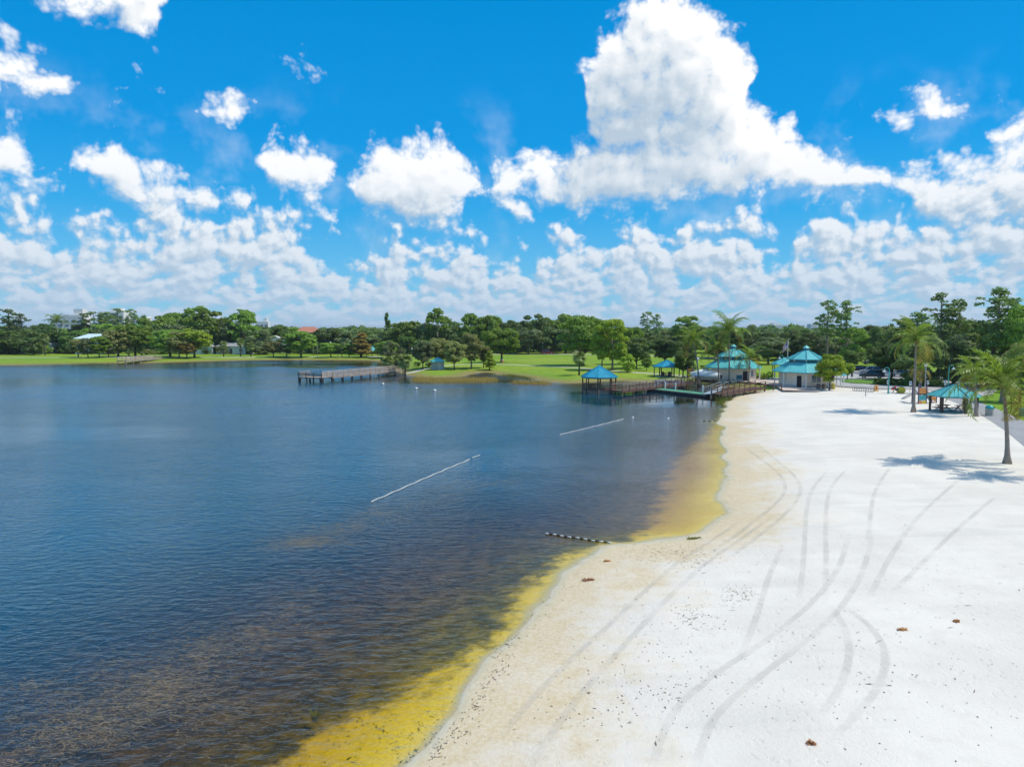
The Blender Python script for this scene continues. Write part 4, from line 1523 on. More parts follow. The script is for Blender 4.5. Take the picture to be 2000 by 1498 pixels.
def walkway(name, label, cat, A, B, width, z0, z1, wood, cap, spacing=1.9, rails=(1, 1), piles=True, height=1.0, mids=(0.35, 0.68), pile_wood=None, board=0.19, start_rail=False):
    A, B = np.array(A, float), np.array(B, float)
    d = (B - A)
    L = np.linalg.norm(d)
    d /= L
    s = np.array([-d[1], d[0]])
    t = thing(name, label, cat, (A[0], A[1], 0.0))
    rz = math.atan2(d[1], d[0])
    # deck boards
    mb = MB()
    n = int(L / board)
    rs_ = random.Random(int(A[0] * 10))
    for i in range(n):
        f = (i + 0.5) / n
        q = d * L * f
        mb.box((q[0], q[1], z0 + (z1 - z0) * f + rs_.uniform(-0.006, 0.006)), (board - 0.015, width, 0.05), rz)
    mb.build('deck_boards', wood, t, kind='stuff')
    for k in (-1, 1):
        e0 = s * (width / 2 - 0.06) * k
        e1 = d * L + e0
        MB().bar((e0[0], e0[1], z0 - 0.15), (e1[0], e1[1], z1 - 0.15), 0.08, 0.24).build('edge_beam', wood, t)
        if rails[0 if k < 0 else 1]:
            f0 = s * (width / 2 + 0.0) * k
            rail_line(t, [tuple(f0), tuple(f0 + d * L)], z0, height, spacing, wood, cap, z1, mids)
    if piles:
        n = max(2, int(round(L / 3.2)) + 1)
        for i in range(n):
            f = i / (n - 1)
            for k in (-1, 1):
                q = d * L * f + s * (width / 2 - 0.15) * k
                g = gz(A[0] + q[0], A[1] + q[1])
                z = z0 + (z1 - z0) * f - 0.05
                if z - g > 0.2:
                    MB().tube([(q[0], q[1], min(g, 0) - 0.4), (q[0], q[1], z)], 0.13, 8).build('pile', pile_wood or wood, t)
    return t


# long fishing pier with its T-shaped head
pier_u = np.array([0.556, 0.831])
pier_s = np.array([-pier_u[1], pier_u[0]])
PA = np.array(at0(640, 746.5))
PB = np.array(at0(789, 731.5))
pd = (PB - PA) / np.linalg.norm(PB - PA)
ps = np.array([-pd[1], pd[0]])
A0 = PA + ps * 1.4 + pd * 1.5
walkway('fishing_pier', 'long weathered grey fishing pier with railings reaching out from the palm point', 'pier', A0, PB + ps * 1.4, 2.6, 1.0, 1.0, WOOD, WOOD_L, 1.75, mids=(0.3, 0.6), pile_wood=WOOD_D)
hd = A0 - pd * 1.7
t = walkway('pier_head', 'square railed head platform at the lake end of the fishing pier', 'pier', hd - ps * 1.5, hd + ps * 4.6, 3.4, 1.0, 1.0, WOOD, WOOD_L, 1.75, rails=(0, 1), mids=(0.3, 0.6), pile_wood=WOOD_D)
# remaining sides of the head
o_ = hd - ps * 1.5
rail_line(t, [tuple(pd * 1.7), tuple(-pd * 1.7)], 1.0, 1.0, 1.7, WOOD, WOOD_L)
rail_line(t, [tuple(ps * 6.1 - pd * 1.7), tuple(ps * 6.1 + pd * 1.7)], 1.0, 1.0, 1.7, WOOD, WOOD_L)
rail_line(t, [tuple(-pd * 1.7), tuple(-pd * 1.7 + ps * 6.1)], 1.0, 1.0, 1.9, WOOD_B, WOOD_L)
for k in range(4):
    q = -pd * 1.66 + ps * (0.4 + 1.75 * k)
    MB().tube([(q[0], q[1], -3.0), (q[0], q[1], 0.95)], 0.15, 8).build('pile', WOOD_D, t)

# small old jetty on the far shore
JA, JB = np.array(at0(238, 711)), np.array(at0(308, 706))
jd = (JB - JA) / np.linalg.norm(JB - JA)
walkway('old_jetty', 'small old railed jetty on the far shore below the bank trees', 'pier', JA, JB, 3.0, 1.0, 1.0, WOOD, WOOD_L, 2.0, pile_wood=WOOD)

# boardwalk from the gazebo to the shore
BW1, BW2, BW3 = np.array((17.2, 116.0)), np.array((31.2, 129.8)), np.array((34.6, 135.5))
walkway('boardwalk', 'brown railed boardwalk leading from the gazebo over the water to the lawn', 'boardwalk', BW1, BW2, 2.1, 0.7, 0.8, WOOD_B, WOOD, 1.9, mids=(0.5,), pile_wood=WOOD_B)
walkway('boardwalk', 'short sloping landward end of the gazebo boardwalk', 'boardwalk', BW2 + np.array((0.3, 0.4)), BW3, 2.1, 0.8, 0.85, WOOD_B, WOOD, 1.9, mids=(0.5,), piles=False)
walkway('boardwalk', 'brown railed ramp climbing from the floating dock to the beach building', 'boardwalk', (32.2, 111.2), (42.0, 119.8), 1.9, 0.6, 0.95, WOOD_B, WOOD_B, 1.7, mids=(0.5,), pile_wood=WOOD_B)
t = thing('rail_fence', 'short brown two-rail fence between ramp and beach building', 'fence', (43.0, 120.3, 0.0))
rail_line(t, [(0, 0), (1.9, -2.4)], 0.75, 0.95, 1.6, WOOD_B, WOOD_B, mids=(0.5,))
t = thing('rail_fence', 'brown railing at the head of the floating dock by the covered boats', 'fence', (31.4, 124.6, 0.0))
rail_line(t, [(0, 0), (2.2, 1.0), (4.6, -0.6)], 0.85, 0.95, 1.5, WOOD_B, WOOD_B, mids=(0.5,))

# floating green dock with gangway
DOCK_G = mat('green_dock_carpet', (0.075, 0.27, 0.15), 0.9, scale=1.5, var=0.2)
FLOAT_B = mat('black_dock_float', (0.03, 0.035, 0.04), 0.6)
ALU = mat('brushed_aluminium', (0.62, 0.66, 0.68), 0.4, 0.6)
WHITE = mat('white_paint', (0.78, 0.78, 0.76), 0.45, var=0.05)
DK_A, DK_B = np.array(at0(1264, 763.5)), np.array(at0(1378, 776))
dd = (DK_B - DK_A) / np.linalg.norm(DK_B - DK_A)
dn = np.array([-dd[1], dd[0]])
dl = np.linalg.norm(DK_B - DK_A)
t = thing('floating_dock', 'low floating dock with green deck and black floats beside the boardwalk', 'dock', (DK_A[0], DK_A[1], 0.0), math.atan2(dd[1], dd[0]))
MB().box((dl / 2, 1.2, 0.42), (dl, 2.4, 0.06)).build('deck', DOCK_G, t)
for i in range(5):
    MB().box((dl * (i + 0.5) / 5, 1.2, 0.14), (dl / 5 - 0.12, 2.3, 0.5)).build('float', FLOAT_B, t)
MB().box((dl / 2, -0.04, 0.37), (dl, 0.06, 0.14)).build('edge_trim', WOOD, t)
for x, y in ((1.7, 2.6), (4.2, 2.6), (10.4, 2.6), (dl + 0.2, 1.0)):
    MB().tube([(x, y, -2.6), (x, y, 1.6)], 0.11, 8).build('mooring_pile', WHITE, t)
GA, GB = (30.9, 112.2), (36.2, 120.5)
t = thing('gangway', 'pale aluminium gangway with thin handrails sloping down to the floating dock', 'gangway', (0, 0, 0))
MB().bar((GA[0], GA[1], 0.52), (GB[0], GB[1], 0.92), 1.3, 0.06).build('ramp', ALU, t)
for k in (-0.62, 0.62):
    ox, oy = 0.84 * k, -0.54 * k
    MB().bar((GA[0] + ox, GA[1] + oy, 1.45), (GB[0] + ox, GB[1] + oy, 1.85), 0.05).build('handrail', ALU, t)
    for f in (0.02, 0.27, 0.52, 0.77, 0.98):
        x, y, z = GA[0] + (GB[0] - GA[0]) * f + ox, GA[1] + (GB[1] - GA[1]) * f + oy, 0.52 + 0.4 * f
        MB().bar((x, y, z), (x, y, z + 0.93), 0.05).build('stanchion', ALU, t)

# ---------------------------------------------------------------- roofs
def roof_mat(name, col):
    return mat(name, col, 0.42, 0.0, var=0.10, scale=0.9, spec=0.5)


TEAL = roof_mat('teal_metal_roof', (0.12, 0.50, 0.51))
TEAL_SKY = roof_mat('sky_tinted_teal_roof', (0.020, 0.30, 0.44))  # teal with the blue of the reflected sky put into the colour
TEAL_D = mat('dark_teal_trim', (0.02, 0.18, 0.24), 0.5)
WALL_M = mat('beige_stucco', (0.86, 0.71, 0.57), 0.9, scale=1.5, var=0.06, bump=0.25)
WALL_BASE = mat('shade_wet_and_door_grey', (0.55, 0.51, 0.48), 0.9, var=0.08)  # grey for painted shade and wet low on walls, also a door
GLASS = mat('window_glass', (0.10, 0.14, 0.17), 0.08, spec=0.7)
DARK = mat('dark_doorway', (0.018, 0.018, 0.02), 0.7)
POST_D = mat('dark_brown_post', (0.07, 0.05, 0.042), 0.7, var=0.2)


def poly_roof(t, name, n, a0, r0, z0, r1, z1, material, seam=0.42, fascia=0.14, trim=None):
    """n-sided hipped roof tier with standing seams, hip caps and a fascia"""
    rt = MB()
    v = lambda r, i, z: (r * math.cos(a0 + 2 * math.pi * i / n), r * math.sin(a0 + 2 * math.pi * i / n), z)
    V, F = [], []
    for i in range(n):
        V += [v(r0, i, z0), v(r1, i, z1), v(r0, i, z0 - fascia), v(max(r1 - 0.12, 0.02), i, z1 - 0.14)]
    for i in range(n):
        j = (i + 1) % n
        F += [(4 * i, 4 * j, 4 * j + 1, 4 * i + 1), (4 * i + 2, 4 * j + 2, 4 * j, 4 * i), (4 * j + 2, 4 * i + 2, 4 * i + 3, 4 * j + 3), (4 * i + 1, 4 * j + 1, 4 * j + 3, 4 * i + 3)]
    rt.add(V, F)
    roof = rt.build(name, material, t)
    sm, hp = MB(), MB()
    for i in range(n):
        j = i + 1
        A, B = Vector(v(r0, i, z0)), Vector(v(r0, j, z0))
        A1, B1 = Vector(v(r1, i, z1)), Vector(v(r1, j, z1))
        mid, mid1 = (A + B) / 2, (A1 + B1) / 2
        e = (B - A).normalized()
        nrm = (B - A).cross(A1 - A).normalized()
        hb, ht = (B - A).length / 2, (B1 - A1).length / 2
        k = int(hb / seam)
        for q in range(-k, k + 1):
            s = q * seam
            f = 1.0 if abs(s) <= ht else (hb - abs(s)) / (hb - ht)
            if f < 0.06:
                continue
            p0 = mid + e * s + nrm * 0.02
            p1 = mid.lerp(mid1, f * 0.985) + e * s + nrm * 0.02
            sm.bar(p0, p1, 0.035, 0.05, up=nrm)
        hp.bar(A + Vector((0, 0, 0.03)), A1 + Vector((0, 0, 0.03)), 0.14, 0.05)
    sm.build('standing_seams', material, roof, kind='stuff')
    hp.build('hip_caps', trim or material, roof, kind='stuff')
    return roof


def octagon(r, a0=math.pi / 8, n=8):
    return [(r * math.cos(a0 + 2 * math.pi * i / n), r * math.sin(a0 + 2 * math.pi * i / n)) for i in range(n)]


def wall_frame(rw, a0, i, n=8):
    """origin, along and outward of the i-th wall of an n-gon"""
    a = Vector((rw * math.cos(a0 + 2 * math.pi * i / n), rw * math.sin(a0 + 2 * math.pi * i / n), 0))
    b = Vector((rw * math.cos(a0 + 2 * math.pi * (i + 1) / n), rw * math.sin(a0 + 2 * math.pi * (i + 1) / n), 0))
    e = (b - a).normalized()
    return (a + b) / 2, e, Vector((e.y, -e.x, 0)), (b - a).length


def panel(mid, e, nrm, s, z, w, h, out, thick):
    M = Matrix((e, nrm, Vector((0, 0, 1)))).transposed()
    c = mid + e * s + nrm * out
    return MB().box((c.x, c.y, z), (w, thick, h), M=M)


def park_building(loc, rz, label, openings):
    t = thing('park_building', label, 'building', loc, rz)
    t.scale = (0.97, 0.97, 1.06)
    a0 = math.pi / 8
    rw = 4.55
    MB().prism(octagon(rw), -0.1, 2.95).build('wall', WALL_M, t)
    MB().prism(octagon(rw + 0.03), -0.1, 0.55).build('shade_wet_band', WALL_BASE, t)  # band whose grey stands for shade and wet at the wall foot
    MB().prism(octagon(5.6), -0.12, 0.06).build('plinth', CONC, t)
    poly_roof(t, 'lower_roof', 8, a0, 5.75, 2.68, 2.9, 4.22, TEAL, trim=TEAL)
    MB().prism(octagon(2.75), 4.1, 4.72).build('clerestory', TEAL_D, t)
    for i in range(8):
        p = octagon(2.78)[i]
        MB().box((p[0], p[1], 4.45), (0.16, 0.16, 0.5), a0 + i * math.pi / 4).build('clerestory_bracket', WHITE, t)
    poly_roof(t, 'upper_roof', 8, a0, 3.35, 4.72, 0.5, 6.15, TEAL, trim=TEAL_D)
    cu = MB().prism(octagon(0.45), 6.05, 6.5).build('cupola', TEAL_D, t)
    MB().lathe([(0.62, 6.48), (0.5, 6.6), (0.05, 6.95)], 8, a0=a0).build('cupola_cap', TEAL, cu)
    for i in (3, 4, 5, 6, 7):
        p = octagon(5.25)[i]
        MB().tube([(p[0], p[1], -0.05), (p[0], p[1], 2.6)], 0.11, 8).build('post', WHITE, t)
    for (kind, wi, s, z, w, h) in openings:
        mid, e, nrm, L = wall_frame(rw, a0, wi)
        if kind == 'window':
            f = panel(mid, e, nrm, s, z, w + 0.16, h + 0.16, 0.02, 0.10).build('window', WHITE, t)
            for k in (-1, 1):
                panel(mid, e, nrm, s + k * w / 4, z, w / 2 - 0.06, h, 0.05, 0.06).build('pane', GLASS, f)
            panel(mid, e, nrm, s, z - h / 2 - 0.12, w + 0.3, 0.08, 0.06, 0.2).build('sill', WALL_M, f)
        elif kind == 'door':
            f = panel(mid, e, nrm, s, z, w + 0.14, h + 0.07, 0.02, 0.10).build('door', WHITE, t)
            panel(mid, e, nrm, s, z, w, h, 0.05, 0.06).build('door_leaf', DARK, f)
        elif kind == 'sign':
            panel(mid, e, nrm, s, z, w, h, 0.05, 0.05).build('notice_board', TEAL_D, t)
    return t


RB = at(1572, 760)
park_building((RB.x * (RB.y + 4.6) / RB.y, RB.y + 4.6, RB.z), R(2), 'beach building with two-tier teal roof, cupola and a wide window at the sand edge',
              [('window', 5, 0.05, 1.62, 1.7, 1.15), ('door', 4, 0.55, 1.05, 0.85, 2.05), ('window', 6, -0.2, 1.6, 1.0, 1.1), ('window', 7, 0, 1.6, 1.0, 1.1)])
LB = at(1431, 749)
park_building((LB.x * (LB.y + 4.6) / LB.y, LB.y + 4.6, LB.z), R(-3), 'boathouse building with two-tier teal roof and dark doorway behind the coconut palms',
              [('door', 5, 1.35, 1.05, 0.95, 2.05), ('sign', 5, 0.2, 1.0, 1.15, 0.75), ('window', 6, 0.1, 1.6, 0.9, 1.0)])
# open porch roofs beside the beach building
for (x, b, r, n, lab, ht) in [(1532, 741, 2.9, 6, 'open teal hip-roofed shelter just behind the beach building', 3.1), (1622, 757, 2.6, 6, 'small open porch roof at the right side of the beach building', 2.35)]:
    q = at(x, b)
    t = thing('open_shelter', lab, 'shelter', q)
    poly_roof(t, 'roof', n, 0.3, r, ht, 0.15, ht + 1.25 if x < 1600 else ht + 0.8, TEAL)
    for i in range(n):
        p = octagon(r - 0.45, 0.3, n)[i]
        MB().tube([(p[0], p[1], -0.05), (p[0], p[1], ht)], 0.09, 8).build('post', WHITE if x > 1600 else POST_D, t)


def hex_pavilion(loc, r, eave, apex, label, rz=0.0, material=TEAL, posts=POST_D, a0=-math.pi / 2, pr=0.14):
    t = thing('picnic_pavilion', label, 'pavilion', loc, rz)
    poly_roof(t, 'roof', 6, a0, r, eave, 0.08, apex, material, trim=TEAL_D)
    MB().prism(octagon(r - 0.1, a0, 6), -0.1, 0.04).build('floor_slab', CONC, t)
    for i in range(6):
        p = octagon(r - 0.4, a0, 6)[i]
        MB().box((p[0], p[1], eave / 2 - 0.03), (pr * 2, pr * 2, eave + 0.06), a0 + i * math.pi / 3).build('post', posts, t)
        p2 = octagon(r - 0.4, a0, 6)[(i + 1) % 6]
        MB().bar((p[0], p[1], eave - 0.12), (p2[0], p2[1], eave - 0.12), 0.1, 0.2).build('ring_beam', posts, t)
    return t


BP = at(1861, 809)
BP.x *= (BP.y + 2.5) / BP.y
hex_pavilion((BP.x, BP.y + 2.5, BP.z), 2.85, 2.05, 3.35, 'teal picnic pavilion on the white sand by the palms', pr=0.13)
CP = at(1302, 737)
CP.x *= (CP.y + 2.6) / CP.y
hex_pavilion((CP.x, CP.y + 2.6, CP.z), 3.05, 2.2, 3.6, 'teal picnic pavilion on the lawn next to the sea grape tree', rz=0.4, pr=0.09, material=TEAL_SKY)
FP = at(727, 696)
hex_pavilion((FP.x, FP.y, FP.z), 2.7, 2.1, 3.6, 'distant teal shelter on the far lawn beside the rusty cypress', rz=0.2, pr=0.09)


def picnic_table(loc, rz, label, group=None):
    t = thing('picnic_table', label, 'picnic table', loc, rz, group)
    MB().box((0, 0, 0.74), (1.8, 0.75, 0.05)).build('table_top', WOOD_D, t)
    for k in (-1, 1):
        MB().box((0, k * 0.7, 0.44), (1.8, 0.28, 0.05)).build('bench', WOOD_D, t)
        lg = MB()
        lg.bar((k * 0.65, -0.7, 0.0), (k * 0.65, 0.25, 0.72), 0.07)
        lg.bar((k * 0.65, 0.7, 0.0), (k * 0.65, -0.25, 0.72), 0.07)
        lg.bar((k * 0.65, -0.75, 0.41), (k * 0.65, 0.75, 0.41), 0.07)
        lg.build('leg_frame', WOOD_D, t)
    return t


picnic_table((BP.x - 1.0, BP.y + 2.9, BP.z + 0.04), 0.4, 'dark picnic table under the left half of the sand pavilion')
picnic_table((BP.x + 1.15, BP.y + 2.4, BP.z + 0.04), 0.1, 'dark picnic table under the right half of the sand pavilion')
picnic_table((CP.x + 0.2, CP.y + 2.6, CP.z + 0.04), 0.5, 'picnic table under the lawn pavilion')

# gazebo over the water
GZ = np.array(at0(1170, 770)) * (1 + 2.6 / at0(1170, 770)[1])
t = thing('gazebo', 'octagonal gazebo with sky-tinted teal metal roof standing on piles in the lake', 'gazebo', (GZ[0], GZ[1], 0.0))
poly_roof(t, 'roof', 8, math.pi / 8 + 0.2, 3.15, 2.78, 0.05, 4.62, TEAL_SKY, seam=0.36, trim=TEAL_SKY)
dk = MB()
for i in range(26):
    y = -2.62 + i * 0.21
    w = 2 * min(2.85, (2.85 * 1.414 - abs(y)) if abs(y) > 1.18 else 2.85)
    dk.box((0, y, 0.62), (w, 0.19, 0.05))
dk.build('deck_boards', WOOD_B, t, kind='stuff')
oc = octagon(2.78, math.pi / 8 + 0.2)
for i in range(8):
    p, q = oc[i], oc[(i + 1) % 8]
    MB().box((p[0], p[1], 1.63), (0.16, 0.16, 2.24), i * math.pi / 4).build('post', POST_D, t)
    MB().tube([(p[0], p[1], -2.6), (p[0], p[1], 0.62)], 0.14, 8).build('pile', WOOD_D, t)
    MB().bar((p[0], p[1], 0.5), (q[0], q[1], 0.5), 0.1, 0.26).build('rim_beam', WOOD, t)
    MB().bar((p[0], p[1], 2.62), (q[0], q[1], 2.62), 0.1, 0.2).build('ring_beam', POST_D, t)
    if i not in (0,):
        MB().bar((p[0], p[1], 1.56), (q[0], q[1], 1.56), 0.14, 0.06).build('top_rail', WOOD_B, t)
        for zz in (0.85, 1.08, 1.32):
            MB().bar((p[0], p[1], zz), (q[0], q[1], zz), 0.04, 0.12).build('mid_rail', WOOD_B, t)
    if i in (3, 4, 5):
        for zz in (0.02, 0.2, 0.36):
            MB().bar((p[0], p[1], zz), (q[0], q[1], zz), 0.05, 0.11).build('skirt_board', WOOD, t)

# ---------------------------------------------------------------- boats by the dock
HULL_W = mat('white_gelcoat', (0.80, 0.80, 0.79), 0.3, var=0.05)
HULL_B = mat('pale_blue_hull', (0.40, 0.52, 0.60), 0.35, var=0.1)
BLACK = mat('black_trim', (0.025, 0.025, 0.028), 0.5)
CANVAS = mat('white_canvas', (0.80, 0.80, 0.79), 0.8, var=0.06, scale=2.0)
NAVY = mat('navy_canvas', (0.06, 0.07, 0.13), 0.8)


def hull(L, W, D, flip=False, n=12, flat_stern=True):
    mb = MB()
    rings = []
    for i in range(n + 1):
        s = i / n
        w = W / 2 * (1 - max(0, (s - 0.45) / 0.55) ** 2.2) * (0.85 + 0.15 * min(1, s / 0.3))
        keel = -D * (1 - 0.55 * max(0, (s - 0.6) / 0.4) ** 2)
        prof = [(-w, 0.0), (-w * 0.92, keel * 0.55), (-w * 0.45, keel * 0.92), (0, keel), (w * 0.45, keel * 0.92), (w * 0.92, keel * 0.55), (w, 0.0)]
        rings.append([((s - 0.5) * L, y, (z if not flip else -z)) for y, z in prof])
    m_ = len(rings[0])
    V = [p for r_ in rings for p in r_]
    F = []
    for i in range(n):
        for j in range(m_ - 1):
            q = (i * m_ + j, i * m_ + j + 1, (i + 1) * m_ + j + 1, (i + 1) * m_ + j)
            F.append(q if flip else tuple(reversed(q)))
    F.append(tuple(range(m_)))
    mb.add(V, F)
    return mb


def covered_boat(loc, rz, L, label):
    t = thing('covered_boat', label, 'boat', loc, rz)
    hull(L, 2.2, 0.55).build('hull', HULL_W, t, True).location = (0, 0, 0.95)
    cv = MB()
    n, m_ = 14, 9
    for i in range(n + 1):
        s = i / n
        w = 1.14 * (1 - max(0, (s - 0.45) / 0.55) ** 2.2) + 0.02
        h = (0.55 + 0.45 * math.sin(math.pi * min(1, s * 1.15)) ** 0.8) * (1 - 0.55 * s ** 3)
        for j in range(m_):
            a = math.pi * j / (m_ - 1)
            cv.v.append(((s - 0.5) * L, -w * math.cos(a), 0.92 + h * math.sin(a) ** 0.75))
    for i in range(n):
        for j in range(m_ - 1):
            cv.f.append((i * m_ + j, (i + 1) * m_ + j, (i + 1) * m_ + j + 1, i * m_ + j + 1))
    cv.build('canvas_cover', CANVAS, t, True)
    MB().box((-0.05, 0, 0.93), (L * 0.78, 2.26, 0.09)).build('rub_rail', BLACK, t)
    for x in (-L * 0.28, L * 0.2):
        MB().box((x, 0, 0.26), (0.14, 1.7, 0.52)).build('cradle', WOOD_B, t)
    MB().box((-L / 2 - 0.16, 0, 0.85), (0.3, 0.4, 0.7)).build('outboard_motor', BLACK, t)
    return t


q = at(1381, 752)
covered_boat((q.x, q.y + 1.0, 0.75), R(158), 5.4, 'boat under a domed white canvas cover on the dock ramp')
q = at(1372, 744)
covered_boat((q.x + 0.4, q.y + 1.6, 0.75), R(164), 5.0, 'second white-covered boat parked behind the first on the dock ramp')


def kayak(loc, rz, label, material, band):
    t = thing('overturned_dinghy', label, 'dinghy', loc, rz)
    hull(3.2, 1.1, 0.42, flip=True).build('hull', material, t, True)
    for x in (-0.8, 0.0, 0.8):
        mb = MB()
        for j in range(7):
            a = math.pi * j / 6
            w = 0.57 * (1 - max(0, ((x / 3.2 + 0.5) - 0.45) / 0.55) ** 2.2)
            for dx in (-0.13, 0.13):
                mb.v.append((x + dx, -w * math.cos(a), 0.02 + 0.45 * math.sin(a) ** 0.8))
        for j in range(6):
            mb.f.append((2 * j, 2 * j + 1, 2 * j + 3, 2 * j + 2))
        mb.build('dark_band', band, t)
    return t


q = at(1424, 750)
for i, (dx, dy, rz) in enumerate([(-0.9, 0.0, 1.15), (0.4, 0.4, 1.2), (1.6, 0.8, 1.1)]):
    kayak((q.x + dx, q.y + dy, q.z + 0.1), rz, ['white dinghy with black bands upturned nearest the covered boats', 'white dinghy with black bands, middle of three upturned', 'white dinghy with black bands upturned nearest the low palm'][i], HULL_W, BLACK)

# open work boat tied up behind the green dock
q = at0(1312, 757)
t = thing('pontoon_boat', 'pale pontoon boat with low rails moored behind the green dock', 'boat', (q[0], q[1] + 1.6, 0.0), R(-38))
for k in (-0.85, 0.85):
    MB().tube([(-2.7, k, 0.12), (-2.6, k, 0.16), (2.3, k, 0.16), (2.75, k, 0.36)], [0.12, 0.3, 0.3, 0.08], 10).build('pontoon', ALU, t, True)
MB().box((0, 0, 0.52), (5.2, 2.2, 0.09)).build('deck', HULL_B, t)
for k in (-1.05, 1.05):
    MB().box((0, k, 0.95), (4.8, 0.05, 0.42)).build('side_panel', HULL_B, t)
    MB().bar((-2.4, k, 1.24), (2.4, k, 1.24), 0.05).build('handrail', ALU, t)
MB().box((-1.4, 0.5, 0.85), (1.3, 0.7, 0.55)).build('seat', NAVY, t)
MB().box((0.6, -0.4, 0.95), (0.6, 0.6, 0.75)).build('console', HULL_W, t)
MB().box((-2.85, 0, 0.75), (0.35, 0.45, 0.8)).build('outboard_motor', BLACK, t)

# ---------------------------------------------------------------- buoys
FLOAT_W = mat('white_float_plastic', (0.66, 0.67, 0.66), 0.5, var=0.1)
FLOAT_K = mat('dark_float_plastic', (0.05, 0.05, 0.055), 0.5)
ROPE = mat('grey_rope', (0.35, 0.33, 0.28), 0.9)


def float_mesh(L, r):
    mb = MB()
    mb.tube([(-L / 2, 0, 0), (-L * 0.36, 0, 0), (L * 0.36, 0, 0), (L / 2, 0, 0)], [r * 0.45, r, r, r * 0.45], 8)
    return mb


FM_W = float_mesh(0.2, 0.042).mesh('float', FLOAT_W, True)
FM_K = float_mesh(0.2, 0.042).mesh('float', FLOAT_K, True)


def buoy_line(px0, px1, label, step, dark_every=0, sag=0.0):
    a, b = np.array(at0(*px0)), np.array(at0(*px1))
    d = b - a
    L = np.linalg.norm(d)
    rz = math.atan2(d[1], d[0])
    t = thing('float_line', label, 'float line', (a[0], a[1], 0.0), rz)
    n = int(L / step)
    pts = []
    for i in range(n + 1):
        f = i / n
        x, y = L * f, sag * math.sin(math.pi * f) * L + 0.04 * math.sin(i * 0.9)
        pts.append((x, y, 0.0))
        o = link_mesh('float', FM_K if dark_every and i % dark_every else FM_W, t)
        o.location = (x, y, 0.035)
        o.rotation_euler = (0, 0, math.cos(i * 1.3) * 0.05)
    MB().tube(pts, 0.012, 5).build('rope', ROPE, t)
    return t


buoy_line((727, 980), (917, 898), 'long straight line of white swim floats in the open dark water', 0.30, sag=0.004)
buoy_line((924, 894), (936, 890), 'short loose end of white floats beyond the long swim line', 0.28)
buoy_line((1095, 849), (1216, 819), 'line of white swim floats between the gazebo and the beach', 0.32, sag=-0.004)
buoy_line((1068, 1043), (1190, 1061), 'line of alternating white and dark floats ending on the sand spit', 0.21, 2)
buoy_line((1370, 822), (1402, 823), 'short line of floats at the beach corner near the dock', 0.30, 2)
for (x, y, lab) in [(748, 751, 'white round mooring buoy off the middle of the fishing pier'), (813, 760, 'white round mooring buoy off the reed bed, nearer the pier'), (849, 764, 'white round mooring buoy off the reed bed, farther from the pier'),
                    (1236, 816, 'tiny white marker float beyond the end of the second swim line'), (1305, 818, 'tiny white marker float between swim line and beach corner')]:
    q = at0(x, y)
    r = 0.30 if x < 1000 else 0.14
    t = thing('mooring_buoy', lab, 'buoy', (q[0], q[1], 0.0))
    MB().lathe([(r * 0.25, -r * 0.9), (r * 0.8, -r * 0.45), (r, 0.05), (r * 0.85, r * 0.6), (r * 0.4, r * 0.98), (r * 0.12, r * 1.05)], 14).build('ball', FLOAT_W, t, True)
    MB().lathe([(r * 1.0, -0.02), (r * 1.02, 0.03), (r * 1.0, 0.09)], 14).build('band', FLOAT_K if x < 1000 else FLOAT_W, t, True)
    MB().tube([(0, 0, r), (0.04, 0, r * 1.2), (0, 0, r * 1.35)], 0.02, 5).build('eye', ALU, t)

# ---------------------------------------------------------------- lamps, flag, signs, bins
TEAL_P = mat('teal_enamel', (0.04, 0.36, 0.34), 0.35, var=0.08)
LAMP_W = mat('lamp_globe', (0.80, 0.80, 0.80), 0.25, var=0.03)
GREY_P = mat('galvanised_post', (0.36, 0.37, 0.38), 0.5, 0.3)


def hook_lamp(loc, h, label, rz=0.0, material=TEAL_P):
    t = thing('street_lamp', label, 'street lamp', loc, rz)
    pts = [(0, 0, -0.1), (0, 0, h - 0.45)]
    for i in range(7):
        a = math.pi * i / 6
        pts.append((0.35 - 0.35 * math.cos(a), 0, h - 0.38 + 0.38 * math.sin(a)))
    MB().tube(pts, [0.085, 0.07] + [0.05] * 7, 8).build('pole', material, t, True)
    MB().lathe([(0.07, h - 0.40), (0.12, h - 0.46), (0.30, h - 0.62), (0.28, h - 0.66), (0.14, h - 0.74)], 12, (0.7, 0, 0)).build('lamp_shade', LAMP_W, t, True)
    MB().lathe([(0.16, -0.1), (0.16, 0.25), (0.1, 0.4)], 10).build('base', material, t)
    return t


def globe_lamp(loc, h, label, group=None):
    t = thing('lamp_post', label, 'lamp post', loc, 0.0, group)
    MB().tube([(0, 0, -0.1), (0, 0, h * 0.5), (0, 0, h - 0.3)], [0.09, 0.07, 0.05], 8).build('pole', GREY_P, t, True)
    MB().lathe([(0.05, h - 0.32), (0.2, h - 0.22), (0.26, h - 0.02), (0.2, h + 0.16), (0.05, h + 0.24)], 10).build('globe', LAMP_W, t, True)
    return t


